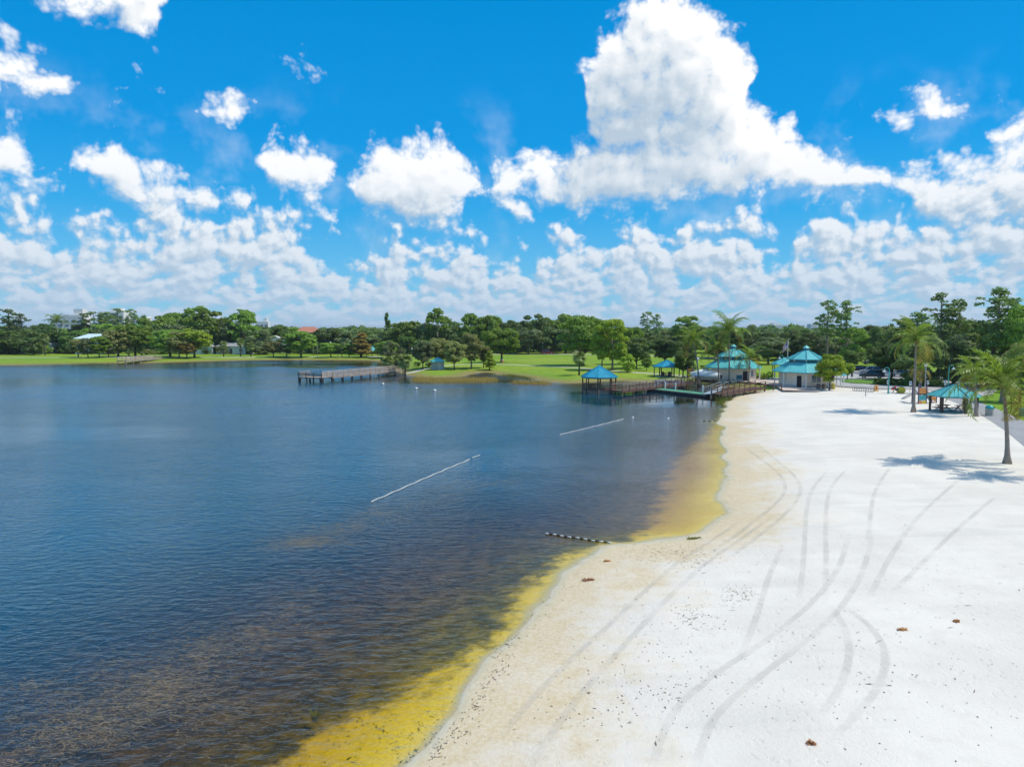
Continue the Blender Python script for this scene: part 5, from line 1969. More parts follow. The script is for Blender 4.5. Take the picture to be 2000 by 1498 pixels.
q = at(1851, 772)
hook_lamp(q, 4.6, 'teal hooked street lamp rising behind the sand pavilion')
q = at(1735, 769)
hook_lamp(q, 4.1, 'teal hooked street lamp beside the yellow play ball', rz=2.6)
q = at(1806, 770)
globe_lamp(q, 4.6, 'slim grey lamp post behind the white slide')
q = at(1528, 742)
hook_lamp(q, 4.9, 'hooked lamp beside the flagpole behind the beach building', rz=3.1)
q = at(1362, 742)
globe_lamp(q, 4.2, 'lamp post by the leaning palm at the dock ramp')
q = at(1404, 748)
hook_lamp(q, 5.2, 'hooked lamp at the left corner of the boathouse', rz=3.1)
for x, b, h in [(805, 712, 4.5), (660, 698, 4.2), (620, 697, 4.2), (646, 696, 5.0), (612, 696, 4.0), (1060, 692, 4.5)]:
    globe_lamp(at(x, b), h, 'small globe lamp post along the park path before the woods', 'globe lamp posts along the far paths')


def flag_material():
    m, k, b = principled('striped_flag_cloth')
    tc = k.new('ShaderNodeTexCoord')
    u, v, _ = k.sep(tc.outputs['UV'])
    st = k.m('GREATER_THAN', k.m('MODULO', k.m('MULTIPLY', v, 6.5), 1.0), 0.5)
    stripes = k.mix(st, (0.55, 0.03, 0.05), (0.80, 0.78, 0.78))
    can = k.m('MULTIPLY', k.m('LESS_THAN', u, 0.42), k.m('GREATER_THAN', v, 0.46))
    vor = k.new('ShaderNodeTexVoronoi')
    vor.inputs['Scale'].default_value = 14.0
    vor.inputs['Randomness'].default_value = 0.0
    k.put(vor.inputs['Vector'], tc.outputs['UV'])
    star = k.m('LESS_THAN', vor.outputs['Distance'], 0.22)
    k.put(b.inputs['Base Color'], k.mix(can, stripes, k.mix(star, (0.03, 0.05, 0.22), (0.8, 0.8, 0.8))))
    b.inputs['Roughness'].default_value = 0.8
    return m


q = at(1537, 739)
t = thing('flagpole', 'white flagpole with a limp red, white and blue striped flag', 'flagpole', q)
MB().tube([(0, 0, -0.1), (0, 0, 4.0), (0, 0, 7.8)], [0.07, 0.055, 0.035], 8).build('pole', WHITE, t, True)
MB().lathe([(0.02, 7.78), (0.08, 7.86), (0.02, 7.95)], 8).build('finial', WHITE, t, True)
V, F, U = [], [], []
for i in range(11):
    for j in range(9):
        u, v = i / 10, j / 8
        x = -0.05 - 0.95 * u ** 0.85
        V.append((x, 0.10 * math.sin(u * 9 + v * 1.5) * (0.3 + u), 7.4 - 1.25 * (1 - v) - 0.8 * u - 0.25 * u * (1 - v)))
        U.append((u, v))
for i in range(10):
    for j in range(8):
        F.append((i * 9 + j, (i + 1) * 9 + j, (i + 1) * 9 + j + 1, i * 9 + j + 1))
me = mesh_np('flag', np.array(V), np.array(F), flag_material(), True)
uvl = me.uv_layers.new(name='UVMap')
for lp in me.loops:
    uvl.data[lp.index].uv = U[lp.vertex_index]
link_mesh('flag', me, t)

SIGN_B = mat('sign_blue', (0.05, 0.16, 0.42), 0.5)
for (x, b, h, lab) in [(1733.5, 767, 2.0, 'white rectangular parking sign left of the teal lamp'), (1777, 770, 2.0, 'white rectangular parking sign just left of the tall palm'), (1811, 768, 2.0, 'white rectangular parking sign right of the slide'),
                       (1845, 768, 1.9, 'white rectangular sign left of the teal hooked lamp'), (1873, 768, 1.9, 'white rectangular sign right of the sand pavilion top'), (1663, 752, 2.1, 'small dark-faced sign on the grass island')]:
    q = at(x, b)
    t = thing('parking_sign', lab, 'sign', q)
    MB().tube([(0, 0, -0.1), (0, 0, h - 0.1)], 0.03, 6).build('post', GREY_P, t)
    f = MB().box((0, -0.04, h - 0.3), (0.36, 0.03, 0.62)).build('plate', WHITE if x != 1663 else POST_D, t)
    if x != 1663:
        MB().box((0, -0.06, h - 0.22), (0.22, 0.012, 0.24)).build('symbol', SIGN_B, f)
        MB().box((0, -0.06, h - 0.5), (0.24, 0.012, 0.04)).build('text_line', GREY_P, f)


def bin_thing(loc, label, body, lid, h=0.95, r=0.32, dome=True):
    t = thing('litter_bin', label, 'bin', loc)
    MB().lathe([(r * 0.92, -0.05), (r, 0.1), (r, h * 0.72)], 14).build('body', body, t)
    for z in (h * 0.25, h * 0.55):
        MB().lathe([(r + 0.012, z), (r + 0.018, z + 0.03), (r + 0.012, z + 0.06)], 14).build('hoop', GREY_P, t)
    if dome:
        l = MB().lathe([(r * 1.05, h * 0.72), (r * 1.05, h * 0.80), (r * 0.9, h * 0.95), (r * 0.5, h * 1.07), (0.03, h * 1.1)], 14).build('domed_lid', lid, t, True)
        MB().box((r * 0.8, -r * 0.55, h * 0.86), (0.2, 0.2, 0.16), -0.6).build('opening', DARK, l)
    else:
        MB().lathe([(r * 1.04, h * 0.72), (r * 1.04, h * 0.78), (r * 0.6, h * 0.82)], 14).build('lid', lid, t)
    return t


CREAM = mat('exposed_aggregate', (0.42, 0.40, 0.34), 0.9, var=0.2, scale=14)
BROWN_P = mat('brown_plastic', (0.13, 0.085, 0.06), 0.6)
YEL = mat('yellow_plastic', (0.62, 0.47, 0.03), 0.45, var=0.08)
bin_thing(at(1932, 812), 'aggregate litter bin with teal domed lid beside the walk', CREAM, TEAL_P, 1.15, 0.42)
bin_thing(at(1997, 812), 'bright teal bin on the grass beyond the walk', TEAL_P, TEAL_P, 1.1, 0.4, False)
q = at(1598, 761)
bin_thing(q, 'brown slatted bin at the right corner of the beach building', BROWN_P, BROWN_P, 1.15, 0.34, False)
q = at(1609, 760)
bin_thing(q, 'brown slatted bin left of the forked tree trunk', BROWN_P, BROWN_P, 1.1, 0.34, False)
q = at(1627, 760)
bin_thing(q, 'yellow-green bin right of the forked tree trunk', YEL, YEL, 1.25, 0.3, False)
q = at(981, 709)
bin_thing(q, 'orange bin at the foot of the lone lawn tree', mat('orange_plastic', (0.6, 0.2, 0.05), 0.5), WHITE, 1.2, 0.4, False)
for dx in (-1.2, 0.3):
    bin_thing((CP.x + dx, CP.y + 1.2, CP.z + 0.04), 'black bin standing at the ' + ('left' if dx < 0 else 'middle') + ' of the lawn pavilion', BLACK, BLACK, 1.3, 0.36, False)

# ---------------------------------------------------------------- playground
ORANGE = mat('orange_mesh_panel', (0.62, 0.26, 0.07), 0.6, var=0.2, scale=8)
BLUE = mat('blue_plastic', (0.03, 0.28, 0.52), 0.4)
TURQ = mat('turquoise_plastic', (0.06, 0.34, 0.38), 0.4)
RED = mat('red_plastic', (0.50, 0.035, 0.04), 0.4)
PURP = mat('purple_post', (0.10, 0.07, 0.16), 0.5)


def play_tower(loc, rz, label, slide_mat, panel_a, panel_b, panel_c, s=1.0):
    t = thing('play_structure', label, 'playground', loc, rz)
    for x in (-0.6, 0.6):
        for y in (-0.6, 0.6):
            MB().tube([(x, y, -0.1), (x, y, 2.6 * s)], 0.075, 8).build('post', PURP, t)
    MB().box((0, 0, 1.2 * s), (1.2, 1.2, 0.08)).build('deck', BROWN_P, t)
    MB().box((0, -0.6, 1.7 * s), (1.06, 0.06, 0.75)).build('upper_panel', panel_a, t)
    MB().box((0, -0.61, 0.78 * s), (1.06, 0.06, 0.7)).build('middle_panel', panel_b, t)
    MB().box((0.28, -0.62, 0.22), (0.5, 0.06, 0.44)).build('lower_panel', panel_c, t)
    MB().box((-0.3, -0.62, 0.24), (0.5, 0.06, 0.4)).build('lower_panel', ORANGE, t)
    MB().box((0.62, 0, 1.75 * s), (0.06, 1.06, 0.6)).build('side_panel', BLUE, t)
    # chute falling away behind
    mb = MB()
    for i in range(11):
        f = i / 10
        y = 0.6 + 2.3 * f
        z = 1.25 * s * (1 - f) + 0.25 * f
        for (dx, dz) in ((-0.3, 0.22), (-0.24, 0.0), (0.24, 0.0), (0.3, 0.22)):
            mb.v.append((-0.2 + dx, y, z + dz))
    for i in range(10):
        for j in range(3):
            mb.f.append((4 * i + j, 4 * i + j + 1, 4 * i + j + 5, 4 * i + j + 4))
    mb.build('slide', slide_mat, t, True)
    # roof sail pole
    MB().tube([(-0.7, 0.2, 2.3 * s), (-0.35, 0.0, 1.2 * s)], [0.09, 0.26], 8).build('funnel_slide', slide_mat, t, True)
    # stair with rails to the right
    for i in range(5):
        MB().box((0.85 + 0.32 * i, 0, 1.1 * s - 0.24 * i * s), (0.3, 0.8, 0.06)).build('step', BROWN_P, t)
    for y in (-0.45, 0.45):
        MB().bar((0.62, y, 1.5 * s), (2.2, y, 0.45 * s), 0.06, 0.5).build('stair_panel', ORANGE if y < 0 else TURQ, t)
        MB().tube([(2.25, y, -0.1), (2.25, y, 1.35 * s)], 0.07, 8).build('post', PURP, t)
    return t


q = at(1800, 789)
play_tower((q.x + 0.1, q.y + 0.8, q.z), 0.15, 'play structure with orange, turquoise and yellow panels and white slide by the tall palm', WHITE, ORANGE, TURQ, YEL, 1.05)
q = at(1341, 739)
play_tower((q.x + 1.0, q.y + 1.0, q.z), -0.3, 'small yellow and orange play structure behind the sea grape tree', YEL, ORANGE, YEL, BLUE, 0.95)


def spring_rider(loc, rz, label, c1, c2):
    t = thing('spring_rider', label, 'spring rider', loc, rz)
    pts = [(0.12 * math.cos(i * 0.9), 0.12 * math.sin(i * 0.9), 0.4 * i / 24 - 0.03) for i in range(25)]
    MB().tube(pts, 0.022, 5).build('spring', BLACK, t)
    mb = MB()
    mb.tube([(-0.5, 0, 0.5), (-0.2, 0, 0.55), (0.2, 0, 0.58), (0.42, 0, 0.85), (0.62, 0, 0.95)], [0.08, 0.2, 0.18, 0.13, 0.06], 8)
    mb.build('body', c1, t, True)
    MB().bar((0.3, -0.3, 0.85), (0.3, 0.3, 0.85), 0.05).build('handle', c2, t)
    MB().box((-0.1, 0, 0.76), (0.36, 0.26, 0.06)).build('seat', c2, t)
    return t


spring_rider(at(1745, 766), 0.4, 'red spring rider on the sand before the parking signs', RED, BLACK)
spring_rider(at(1752, 768), 2.8, 'dark spring rider between the red rider and the yellow ball', BROWN_P, RED)
q = at(1760, 768)
t = thing('play_ball', 'big yellow play ball half sunk in the sand beside the teal lamp', 'play ball', q)
MB().lathe([(0.1, -0.05), (0.5, 0.1), (0.62, 0.45), (0.5, 0.85), (0.2, 1.02), (0.02, 1.05)], 14).build('shell', YEL, t, True)
MB().lathe([(0.60, 0.36), (0.635, 0.43), (0.60, 0.5)], 14).build('band', mat('green_band', (0.12, 0.3, 0.05), 0.5), t)
q = at(1711, 764)
t = thing('sandwich_board', 'small orange-yellow caution board at the end of the bike rack', 'sign', q)
for k in (-1, 1):
    M = Matrix.Rotation(k * 0.22, 3, 'X')
    f = MB().box((0, k * 0.13, 0.5), (0.62, 0.03, 1.02), M=M).build('panel', mat('caution_yellow', (0.70, 0.42, 0.16), 0.5), t)
MB().box((0, -0.17, 0.56), (0.1, 0.02, 0.5), M=Matrix.Rotation(-0.22, 3, 'X')).build('symbol', RED, t)
q0, q1 = at(1665, 763), at(1706, 766)
t = thing('bike_rack', 'wave-shaped grey metal bike rack standing on the sand edge', 'bike rack', q0, math.atan2(q1.y - q0.y, q1.x - q0.x))
Lr = math.hypot(q1.x - q0.x, q1.y - q0.y)
for i in range(9):
    x0 = Lr * i / 9
    pts = [(x0 + 0.02, 0, -0.05), (x0 + 0.02, 0, 0.65)]
    for j in range(1, 6):
        a = math.pi * j / 6
        pts.append((x0 + 0.15 - 0.13 * math.cos(a), 0, 0.65 + 0.15 * math.sin(a)))
    pts += [(x0 + 0.28, 0, 0.65), (x0 + 0.28, 0, -0.05)]
    MB().tube(pts, 0.035, 6).build('hoop', GREY_P, t, True)
MB().tube([(0, 0, 0.03), (Lr, 0, 0.03)], 0.035, 6).build('floor_bar', GREY_P, t)
q = at(1690.5, 774)
t = thing('shower_post', 'short grey tap post alone on the sand before the bike rack', 'post', q)
MB().tube([(0, 0, -0.1), (0, 0, 1.0)], 0.06, 8).build('column', GREY_P, t)
MB().tube([(0, 0, 0.9), (0.12, -0.1, 0.92), (0.16, -0.14, 0.84)], 0.025, 6).build('spout', ALU, t)

# ---------------------------------------------------------------- cars
TYRE = mat('tyre_rubber', (0.02, 0.02, 0.02), 0.9)
RIM = mat('alloy_rim', (0.5, 0.5, 0.52), 0.35, 0.7)
LIGHT_R = mat('tail_light', (0.35, 0.02, 0.02), 0.3)
LIGHT_W = mat('head_light', (0.7, 0.7, 0.7), 0.2)
CARG = mat('car_glass', (0.02, 0.025, 0.03), 0.06, spec=0.8)


def car(loc, rz, label, paint, suv=False):
    t = thing('parked_car', label, 'car', loc, rz)
    L, W = 4.6, 1.82
    hr = 1.72 if suv else 1.45
    hb = 1.02 if suv else 0.92
    prof = [(-2.3, 0.36), (-2.3, 0.78), (-2.2, hb), (1.0, hb + 0.02), (2.05, hb - 0.14), (2.3, 0.68), (2.3, 0.36)]
    mb = MB()
    n = len(prof)
    for y, k in ((-W / 2, 1.0), (-W / 2 + 0.06, 1.0), (W / 2 - 0.06, 1.0), (W / 2, 1.0)):
        inset = 0.05 if abs(y) > W / 2 - 0.03 else 0.0
        for x, z in prof:
            mb.v.append((x * (1 - inset * 0.5), y, 0.36 + (z - 0.36) * (1 - inset)))
    for i in range(3):
        for j in range(n):
            j2 = (j + 1) % n
            mb.f.append((i * n + j, i * n + j2, (i + 1) * n + j2, (i + 1) * n + j))
    mb.f.append(tuple(reversed(range(n))))
    mb.f.append(tuple(3 * n + j for j in range(n)))
    mb.build('body', paint, t)
    cb = [(-2.15 if suv else -1.75, hb - 0.02), (-1.95 if suv else -1.2, hr), (0.35, hr), (1.15, hb - 0.02)]
    c = MB()
    for y, k in ((-0.82, 0), (-0.66, 1), (0.66, 1), (0.82, 0)):
        pass
    for x, z in cb:
        w = 0.84 if z < hr else 0.64
        c.v += [(x, -w, z), (x, w, z)]
    c.f += [(0, 1, 3, 2), (2, 3, 5, 4), (4, 5, 7, 6), (0, 2, 4, 6), (1, 7, 5, 3)]
    c.build('cabin_glass', CARG, t)
    MB().box(((cb[1][0] + cb[2][0]) / 2, 0, hr + 0.02), (cb[2][0] - cb[1][0] + 0.1, 1.3, 0.06)).build('roof_panel', paint, t)
    for y in (-1, 1):
        for (xa, za, xb, zb) in ((cb[0][0], cb[0][1], cb[1][0], hr), (cb[2][0], hr, cb[3][0], cb[3][1]), (-0.45, hb, -0.45, hr)):
            MB().bar((xa, y * (0.84 if za < hr else 0.65), za), (xb, y * (0.84 if zb < hr else 0.65), zb), 0.08).build('pillar', paint, t)
        for x in (-1.4, 1.42):
            w = MB().tube([(x, y * 0.98, 0.33), (x, y * 0.72, 0.33)], 0.34, 14).build('wheel', TYRE, t)
            MB().tube([(x, y * 0.985, 0.33), (x, y * 0.95, 0.33)], 0.2, 10).build('rim', RIM, w)
        MB().box((2.26, y * 0.66, 0.72), (0.08, 0.36, 0.14)).build('headlight', LIGHT_W, t)
        MB().box((-2.28, y * 0.7, 0.82), (0.07, 0.26, 0.18)).build('tail_light', LIGHT_R, t)
        MB().box((0.85, y * 1.0, hb + 0.06), (0.12, 0.2, 0.13)).build('wing_mirror', paint, t)
    return t


P_DARK = mat('dark_blue_grey_paint', (0.05, 0.065, 0.085), 0.25, spec=0.6)
P_SILV = mat('silver_paint', (0.45, 0.48, 0.52), 0.25, 0.3, spec=0.6)
P_BLK = mat('black_paint', (0.02, 0.022, 0.026), 0.22, spec=0.6)
P_WHT = mat('white_car_paint', (0.75, 0.75, 0.75), 0.25, spec=0.6)
P_RED = mat('dark_red_paint', (0.20, 0.02, 0.03), 0.25, spec=0.6)
for (x, b, rz, lab, pt, suv) in [(1703, 739, 2.6, 'dark blue-grey estate car parked at the end of the hedge', P_DARK, True), (1700, 731, 2.7, 'silver car parked just behind the dark estate', P_SILV, True),
                                 (1676, 727, 2.9, 'black car parked under the dark tree', P_BLK, False), (1728, 735, 2.6, 'white car parked in the shade of the hedge oak', P_WHT, False),
                                 (1640, 729, 2.9, 'black car parked behind the young island tree', P_BLK, False), (1760, 736, 2.6, 'silver car half hidden behind the hedge trees', P_SILV, False),
                                 (1702, 712, 2.9, 'dark car passing on the far side of the car park lawn', P_DARK, False), (1650, 726, 2.9, 'white car glimpsed behind the car park tree trunk', P_WHT, False)]:
    q = at(x, b)
    car((q.x, q.y, q.z + 0.02), rz, lab, pt, suv)
q = at(1069, 692)
car((q.x, q.y, q.z + 0.02), 0.1, 'dark red car standing on the road behind the great lawn', P_RED, True)

# ---------------------------------------------------------------- shed, houses and distant blocks
SHED = mat('grey_shed_boards', (0.42, 0.42, 0.42), 0.85, var=0.1, scale=3)
q = at(855, 722)
t = thing('shed', 'small grey shed with teal pyramid roof under the olive trees', 'shed', q, 0.25)
MB().box((0, 0, 1.05), (2.9, 2.4, 2.1)).build('wall', SHED, t)
for k in range(7):
    MB().box((-1.3 + k * 0.43, -1.22, 1.05), (0.05, 0.04, 2.1)).build('batten', SHED, t)
MB().box((0.2, -1.23, 0.95), (0.8, 0.05, 1.8)).build('door', WALL_BASE, t)
poly_roof(t, 'roof', 4, math.pi / 4, 2.35, 2.1, 0.05, 3.1, TEAL, seam=0.4)

ROOF_W = mat('white_metal_roof', (0.72, 0.74, 0.74), 0.5, var=0.08)
ROOF_R = mat('red_clay_tiles', (0.42, 0.17, 0.11), 0.85, var=0.2, scale=2)
ROOF_G = mat('grey_shingles', (0.30, 0.30, 0.31), 0.9, var=0.15)
HOUSE = mat('white_house_stucco', (0.70, 0.69, 0.66), 0.9, var=0.06)
MINT = mat('mint_white_roof', (0.55, 0.68, 0.70), 0.5, var=0.08)


def house(loc, rz, w, d, h, roof_h, label, roof_m, wall_m=HOUSE, storeys=1, gable=True):
    t = thing('house', label, 'house', loc, rz)
    MB().box((0, 0, h / 2 - 0.1), (w, d, h + 0.2)).build('wall', wall_m, t)
    rf = MB()
    o = 0.5
    if gable:
        rf.add([(-w / 2 - o, -d / 2 - o, h), (w / 2 + o, -d / 2 - o, h), (w / 2 + o, d / 2 + o, h), (-w / 2 - o, d / 2 + o, h), (0, -d / 2 - o, h + roof_h), (0, d / 2 + o, h + roof_h)],
               [(0, 1, 4), (2, 3, 5), (1, 2, 5, 4), (3, 0, 4, 5), (3, 2, 1, 0)])
    else:
        rf.add([(-w / 2 - o, -d / 2 - o, h), (w / 2 + o, -d / 2 - o, h), (w / 2 + o, d / 2 + o, h), (-w / 2 - o, d / 2 + o, h), (-w / 4, 0, h + roof_h), (w / 4, 0, h + roof_h)],
               [(0, 1, 5, 4), (1, 2, 5), (2, 3, 4, 5), (3, 0, 4), (3, 2, 1, 0)])
    rf.build('roof', roof_m, t)
    for s_ in range(storeys):
        z = 1.5 + s_ * 2.9
        n = max(2, int(w / 3.2))
        for i in range(n):
            x = -w / 2 + w * (i + 0.5) / n
            if s_ == 0 and i == n // 2:
                MB().box((x, -d / 2 - 0.02, 1.05), (1.0, 0.1, 2.1)).build('door', BROWN_P, t)
                continue
            f = MB().box((x, -d / 2 - 0.02, z), (1.5, 0.1, 1.3)).build('window', WHITE, t)
            MB().box((x, -d / 2 - 0.06, z), (1.3, 0.08, 1.1)).build('pane', GLASS, f)
    return t


for (x, b, w, d, h, rh, lab, rm, st, gb, rz) in [
    (12, 691, 10, 8, 3.0, 1.6, 'low white house under the big dark tree on the far bank', ROOF_W, 1, False, 0.1),
    (95, 690, 7, 7, 3.6, 1.8, 'small white gabled house left of the mint-roofed house', ROOF_W, 1, True, 0.0),
    (190, 691, 12, 9, 6.0, 1.8, 'two-storey white house with pale mint roof behind the bank trees', MINT, 2, False, 0.1),
    (541, 689, 8.5, 8, 5.0, 2.0, 'white gabled house showing between the far bank trees', ROOF_W, 2, True, 0.1),
    (604, 683, 11, 9, 8.0, 2.6, 'house with red clay tile roof among the trees', ROOF_R, 2, False, 0.2),
    (460, 691, 12, 7, 3.0, 1.4, 'low grey-roofed house behind the far bank palms', ROOF_G, 1, False, -0.1),
    (400, 691, 9, 7, 2.8, 1.2, 'low pale house under the tall bright trees', ROOF_G, 1, False, 0.0),
]:
    q = at(x, b)
    house(q, rz, w, d, h, rh, lab, rm, HOUSE, st, gb)


def tower_block(px, top_y, dist, w, d, label, extra=None, rz=0.15):
    x = (px - 1000) / FPX * dist
    h = H_CAM + (640 - top_y) * dist / FPX
    t = thing('tower_block', label, 'building', (x, dist, 0.75), rz)
    MB().box((0, 0, h / 2), (w, d, h)).build('wall', HOUSE, t)
    MB().box((0, 0, h + 0.4), (w * 0.96, d * 0.96, 0.8)).build('parapet', WHITE, t)
    if extra:
        MB().box((extra[0], 0, h + extra[1] / 2 + 0.8), (extra[2], d * 0.6, extra[1])).build('stair_tower', HOUSE, t)
    nf = int((h - 1) / 3.4)
    nw = max(3, int(w / 4.5))
    for f in range(max(0, nf - 4), nf):
        for i in range(nw):
            xx = -w / 2 + w * (i + 0.5) / nw
            fr = MB().box((xx, -d / 2 - 0.05, 2.0 + f * 3.4), (w / nw * 0.55, 0.2, 1.6)).build('window', GLASS, t)
    return t


tower_block(142, 619, 620, 26, 16, 'white tower block left of the two distant ones above the pines', (8, 5, 7))
tower_block(227, 613, 600, 20, 16, 'white tower block rising right behind the dark pines', (3, 3, 8))
tower_block(268, 622, 660, 24, 14, 'lower pale block just right of the white tower above the pines', None)
tower_block(515, 631, 700, 12, 10, 'small white roof block above the trees left of the red-roofed house', (3, 3, 3))
tower_block(1522, 637, 800, 40, 18, 'long low pale block on the horizon behind the beach building', (-6, 2, 8))
tower_block(1584, 637, 520, 5, 5, 'small white cube-shaped block above the oaks near the pines', None)

# ---------------------------------------------------------------- plants in the water, litter on the sand
def blades(name, pts, h, w, lean, material, label, cat, seed, flat=False):
    rng = np.random.default_rng(seed)
    n = len(pts)
    P = np.zeros((n, 3))
    P[:, :2] = pts
    a = rng.uniform(0, 6.283, n)
    side = np.stack([np.cos(a), np.sin(a), np.zeros(n)], 1) * (w * rng.uniform(0.6, 1.4, n))[:, None]
    b = a + rng.uniform(-1, 1, n)
    hh = h * rng.uniform(0.55, 1.25, n)
    if flat:
        d = np.stack([np.cos(b + 1.57), np.sin(b + 1.57) * 0.6, np.zeros(n)], 1) * hh[:, None]
        P[:, 2] = rng.uniform(0.004, 0.02, n)
        mid = P + d * 0.5 + side * 1.5
        tip = P + d
        tip[:, 2] = 0.003
    else:
        d = np.stack([np.cos(b) * lean, np.sin(b) * lean, np.ones(n)], 1) * hh[:, None]
        P[:, 2] = -0.2
        mid = P + d * 0.5
        tip = P + d + np.stack([np.cos(b), np.sin(b), np.zeros(n)], 1) * (hh * lean * 0.6)[:, None]
    V = np.concatenate([P - side, P + side, mid + side * 0.8, mid - side * 0.8, tip + side * 0.15, tip - side * 0.15])
    i = np.arange(n)
    F = np.concatenate([np.stack([i, i + n, i + 2 * n, i + 3 * n], 1), np.stack([i + 3 * n, i + 2 * n, i + 4 * n, i + 5 * n], 1)])
    o = link_mesh(name, mesh_np(name, V, F, material))
    tag(o, label, cat, kind='stuff')
    return o


def scatter_line(px, spread, n, seed):
    rng = np.random.default_rng(seed)
    p = np.array(px, float)
    seg = rng.integers(0, len(p) - 1, n)
    f = rng.random(n)[:, None]
    q = p[seg] + (p[seg + 1] - p[seg]) * f
    q = q + rng.normal(size=(n, 2)) * np.array(spread)
    # bunch them together
    return np.array([at0(max(-400, a), max(b, 660)) for a, b in q])


REED = leaf_material('dry_reeds', (0.30, 0.20, 0.06), (0.46, 0.31, 0.11), 0.3, 0.7)
REED_G = leaf_material('green_rushes', (0.12, 0.16, 0.03), (0.24, 0.27, 0.06), 0.3, 0.7)
WEEDM = leaf_material('floating_brown_weed', (0.20, 0.155, 0.10), (0.36, 0.29, 0.20), 0.2, 0.6)
blades('reed_bed', np.concatenate([scatter_line([(812, 742), (860, 744), (915, 744), (965, 743)], (6, 1.9), 7000, 1), scatter_line([(1003, 748), (1035, 749), (1072, 750)], (5, 0.9), 1500, 2)]), 0.75, 0.022, 0.25, REED, 'golden brown reeds standing in the shallow cove', 'reeds', 1)
blades('rushes', np.concatenate([scatter_line([(560, 717), (600, 718), (655, 718)], (10, 0.9), 1800, 3), scatter_line([(0, 711), (150, 710), (230, 709)], (20, 0.8), 2500, 4),
                                 scatter_line([(985, 733), (1010, 736), (1040, 741)], (6, 1.2), 1500, 6), scatter_line([(1390, 772), (1420, 779), (1404, 790)], (5, 2.0), 700, 8)]), 0.5, 0.03, 0.3, REED_G, 'sparse green-brown rushes along the far waterline and shoals', 'rushes', 5)


def weed_points():
    rng = np.random.default_rng(21)
    out = []
    for px, sp, n in [([(990, 936), (860, 966), (740, 1002), (640, 1040), (565, 1072)], (26, 9), 5200), ([(640, 1150), (540, 1215), (470, 1258), (410, 1292), (330, 1335), (240, 1395), (120, 1450)], (44, 26), 4800),
                      ([(300, 1320), (150, 1420), (20, 1480)], (150, 55), 3600), ([(560, 1062), (700, 1040)], (30, 12), 1500)]:
        c = scatter_line(px, (sp[0], sp[1]), max(30, n // 45), int(n))
        for q in c:
            k = rng.integers(15, 75)
            r = rng.uniform(0.15, 0.7)
            out.append(q + rng.normal(size=(k, 2)) * np.array([r * 1.6, r]))
    return np.concatenate(out)


blades('floating_weed', weed_points(), 0.30, 0.0042, 0.2, WEEDM, 'wispy brown water weed floating in drifts on the lake', 'water weed', 9, flat=True)
TUFT = leaf_material('tuft_grass', (0.16, 0.22, 0.03), (0.28, 0.30, 0.06), 0.3, 0.6)
blades('grass_tuft', scatter_line([(613, 1392), (618, 1396)], (2.5, 2.5), 40, 7), 0.34, 0.012, 0.4, TUFT, 'single green grass tuft standing in the dark shallows', 'grass tuft', 8)


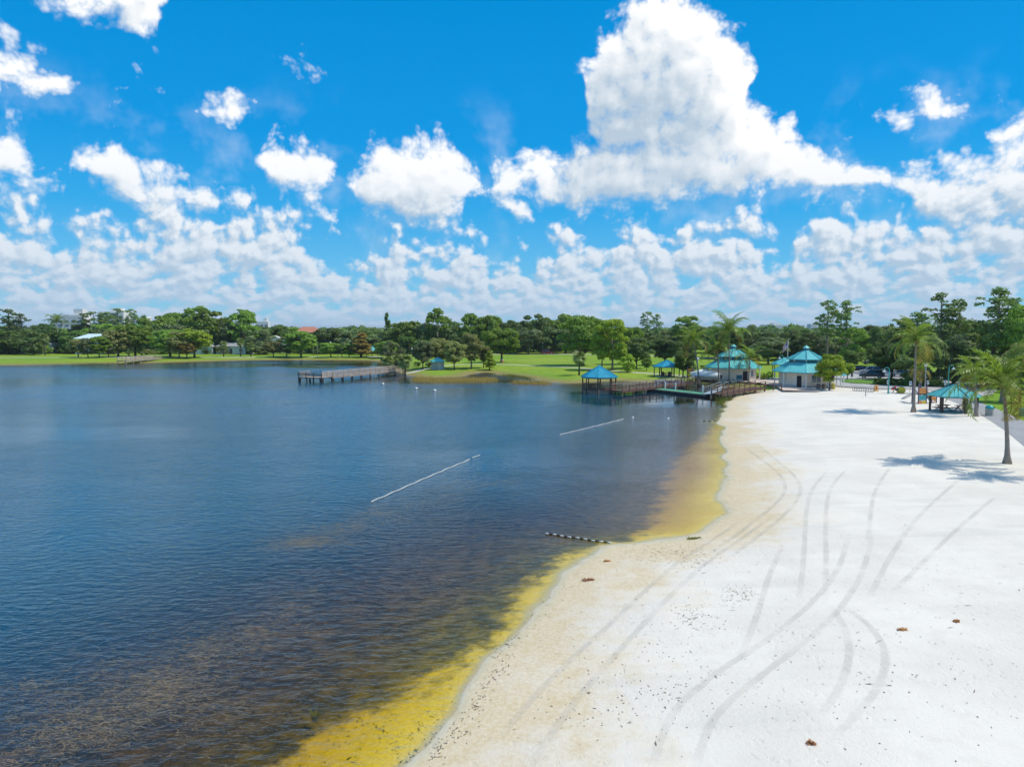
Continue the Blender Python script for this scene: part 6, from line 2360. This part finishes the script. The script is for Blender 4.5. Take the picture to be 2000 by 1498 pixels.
def litter():
    rng = np.random.default_rng(31)
    pts = []
    for px, sp, n in [([(1250, 1075), (1330, 1085), (1350, 1120)], (40, 12), 420), ([(1420, 1190), (1450, 1180)], (18, 10), 110), ([(1340, 1210), (1360, 1240)], (20, 14), 90), ([(1500, 1400), (1700, 1300), (1950, 1350)], (160, 90), 190),
                      ([(1150, 1080), (1000, 1250), (930, 1380), (840, 1480)], (14, 14), 320), ([(1425, 900), (1440, 960), (1400, 1030)], (18, 16), 160), ([(1450, 1100), (1700, 1080), (1950, 1150)], (160, 60), 200),
                      ([(1500, 900), (1700, 960), (1950, 990)], (140, 40), 130), ([(1180, 1240), (1300, 1340), (1180, 1420)], (90, 50), 240)]:
        pts.append(scatter_line(px, sp, n, n))
    p = np.concatenate(pts)
    sd = -poly_sd(p[:, 0], p[:, 1], LAKE_S)
    p = p[sd > 0.1]
    sd = sd[sd > 0.1]
    n = len(p)
    P = np.zeros((n, 3))
    P[:, :2] = p
    P[:, 2] = gza(p[:, 0], p[:, 1]) + 0.015
    a = rng.uniform(0, 6.283, n)
    L = rng.uniform(0.015, 0.05, n) * np.where(rng.random(n) < 0.05, 4.0, 1.0)
    W = rng.uniform(0.008, 0.022, n)
    d = np.stack([np.cos(a), np.sin(a), rng.uniform(0.0, 0.25, n)], 1) * L[:, None]
    s = np.stack([-np.sin(a), np.cos(a), np.zeros(n)], 1) * W[:, None]
    V = np.concatenate([P - d, P + s, P + d, P - s])
    i = np.arange(n)
    F = np.stack([i, i + 3 * n, i + 2 * n, i + n], 1)
    o = link_mesh('leaf_litter', mesh_np('leaf_litter', V, F, leaf_material('dry_leaf_litter', (0.10, 0.075, 0.05), (0.26, 0.20, 0.14), 0.1, 0.8)))
    tag(o, 'scattered dry leaves and twigs on the sand', 'leaf litter', kind='stuff')


litter()
RUST_L = leaf_material('rusty_dead_leaf', (0.42, 0.20, 0.09), (0.60, 0.34, 0.18), 0.2, 0.8)
for i, (x, y, s, lab) in enumerate([(1762, 1230, 0.16, 'rust-red dead palm clump on the open sand right of the curved tracks'), (1584, 1452, 0.10, 'rusty dead leaf clump between the tyre tracks'), (1150, 1133, 0.3, 'rusty weed clump on the damp tan sand by the spit'),
                                    (1868, 1214, 0.1, 'pale brown leaf clump beyond the rust-red one'), (1186, 1096, 0.18, 'small rusty clump at the waterline of the spit'), (1356, 1052, 0.45, 'green grass patch at the waterline of the spit')]):
    q = at(x, y)
    rng = np.random.default_rng(60 + i)
    n = 70
    c = np.clip(rng.normal(size=(n, 3)), -1.6, 1.6) * np.array([s * 0.5, s * 0.22, 0.012]) + np.array([0, 0, 0.015])
    c[:, 2] = np.abs(c[:, 2])
    nn = rng.normal(size=(n, 3)) * 0.5 + np.array([0, 0, 1.0])
    nn /= np.linalg.norm(nn, axis=1, keepdims=True)
    V, F = leaf_quads(rng, c, nn, 0.06, 2.6)
    o = link_mesh('dead_leaf_clump', mesh_np('dead_leaf_clump', V, F, RUST_L if i != 5 else TUFT), None, q + Vector((0, 0, 0.01)))
    tag(o, lab, 'leaf clump')

# ---------------------------------------------------------------- thin moist air
def build_haze():
    m = bpy.data.materials.new('thin_moist_air')
    m.use_nodes = True
    nt = m.node_tree
    nt.nodes.clear()
    k = NT(nt)
    v = k.new('ShaderNodeVolumePrincipled')
    v.inputs['Color'].default_value = (0.80, 0.89, 1.0, 1)
    v.inputs['Density'].default_value = 0.0001
    v.inputs['Anisotropy'].default_value = 0.2
    out = k.new('ShaderNodeOutputMaterial')
    k.l.new(v.outputs[0], out.inputs['Volume'])
    o = MB().box((0, 5000, 11.5), (20000, 15000, 39)).build('haze', m)
    tag(o, 'thin pale haze over the lake and the far woods', 'haze', kind='stuff')


build_haze()
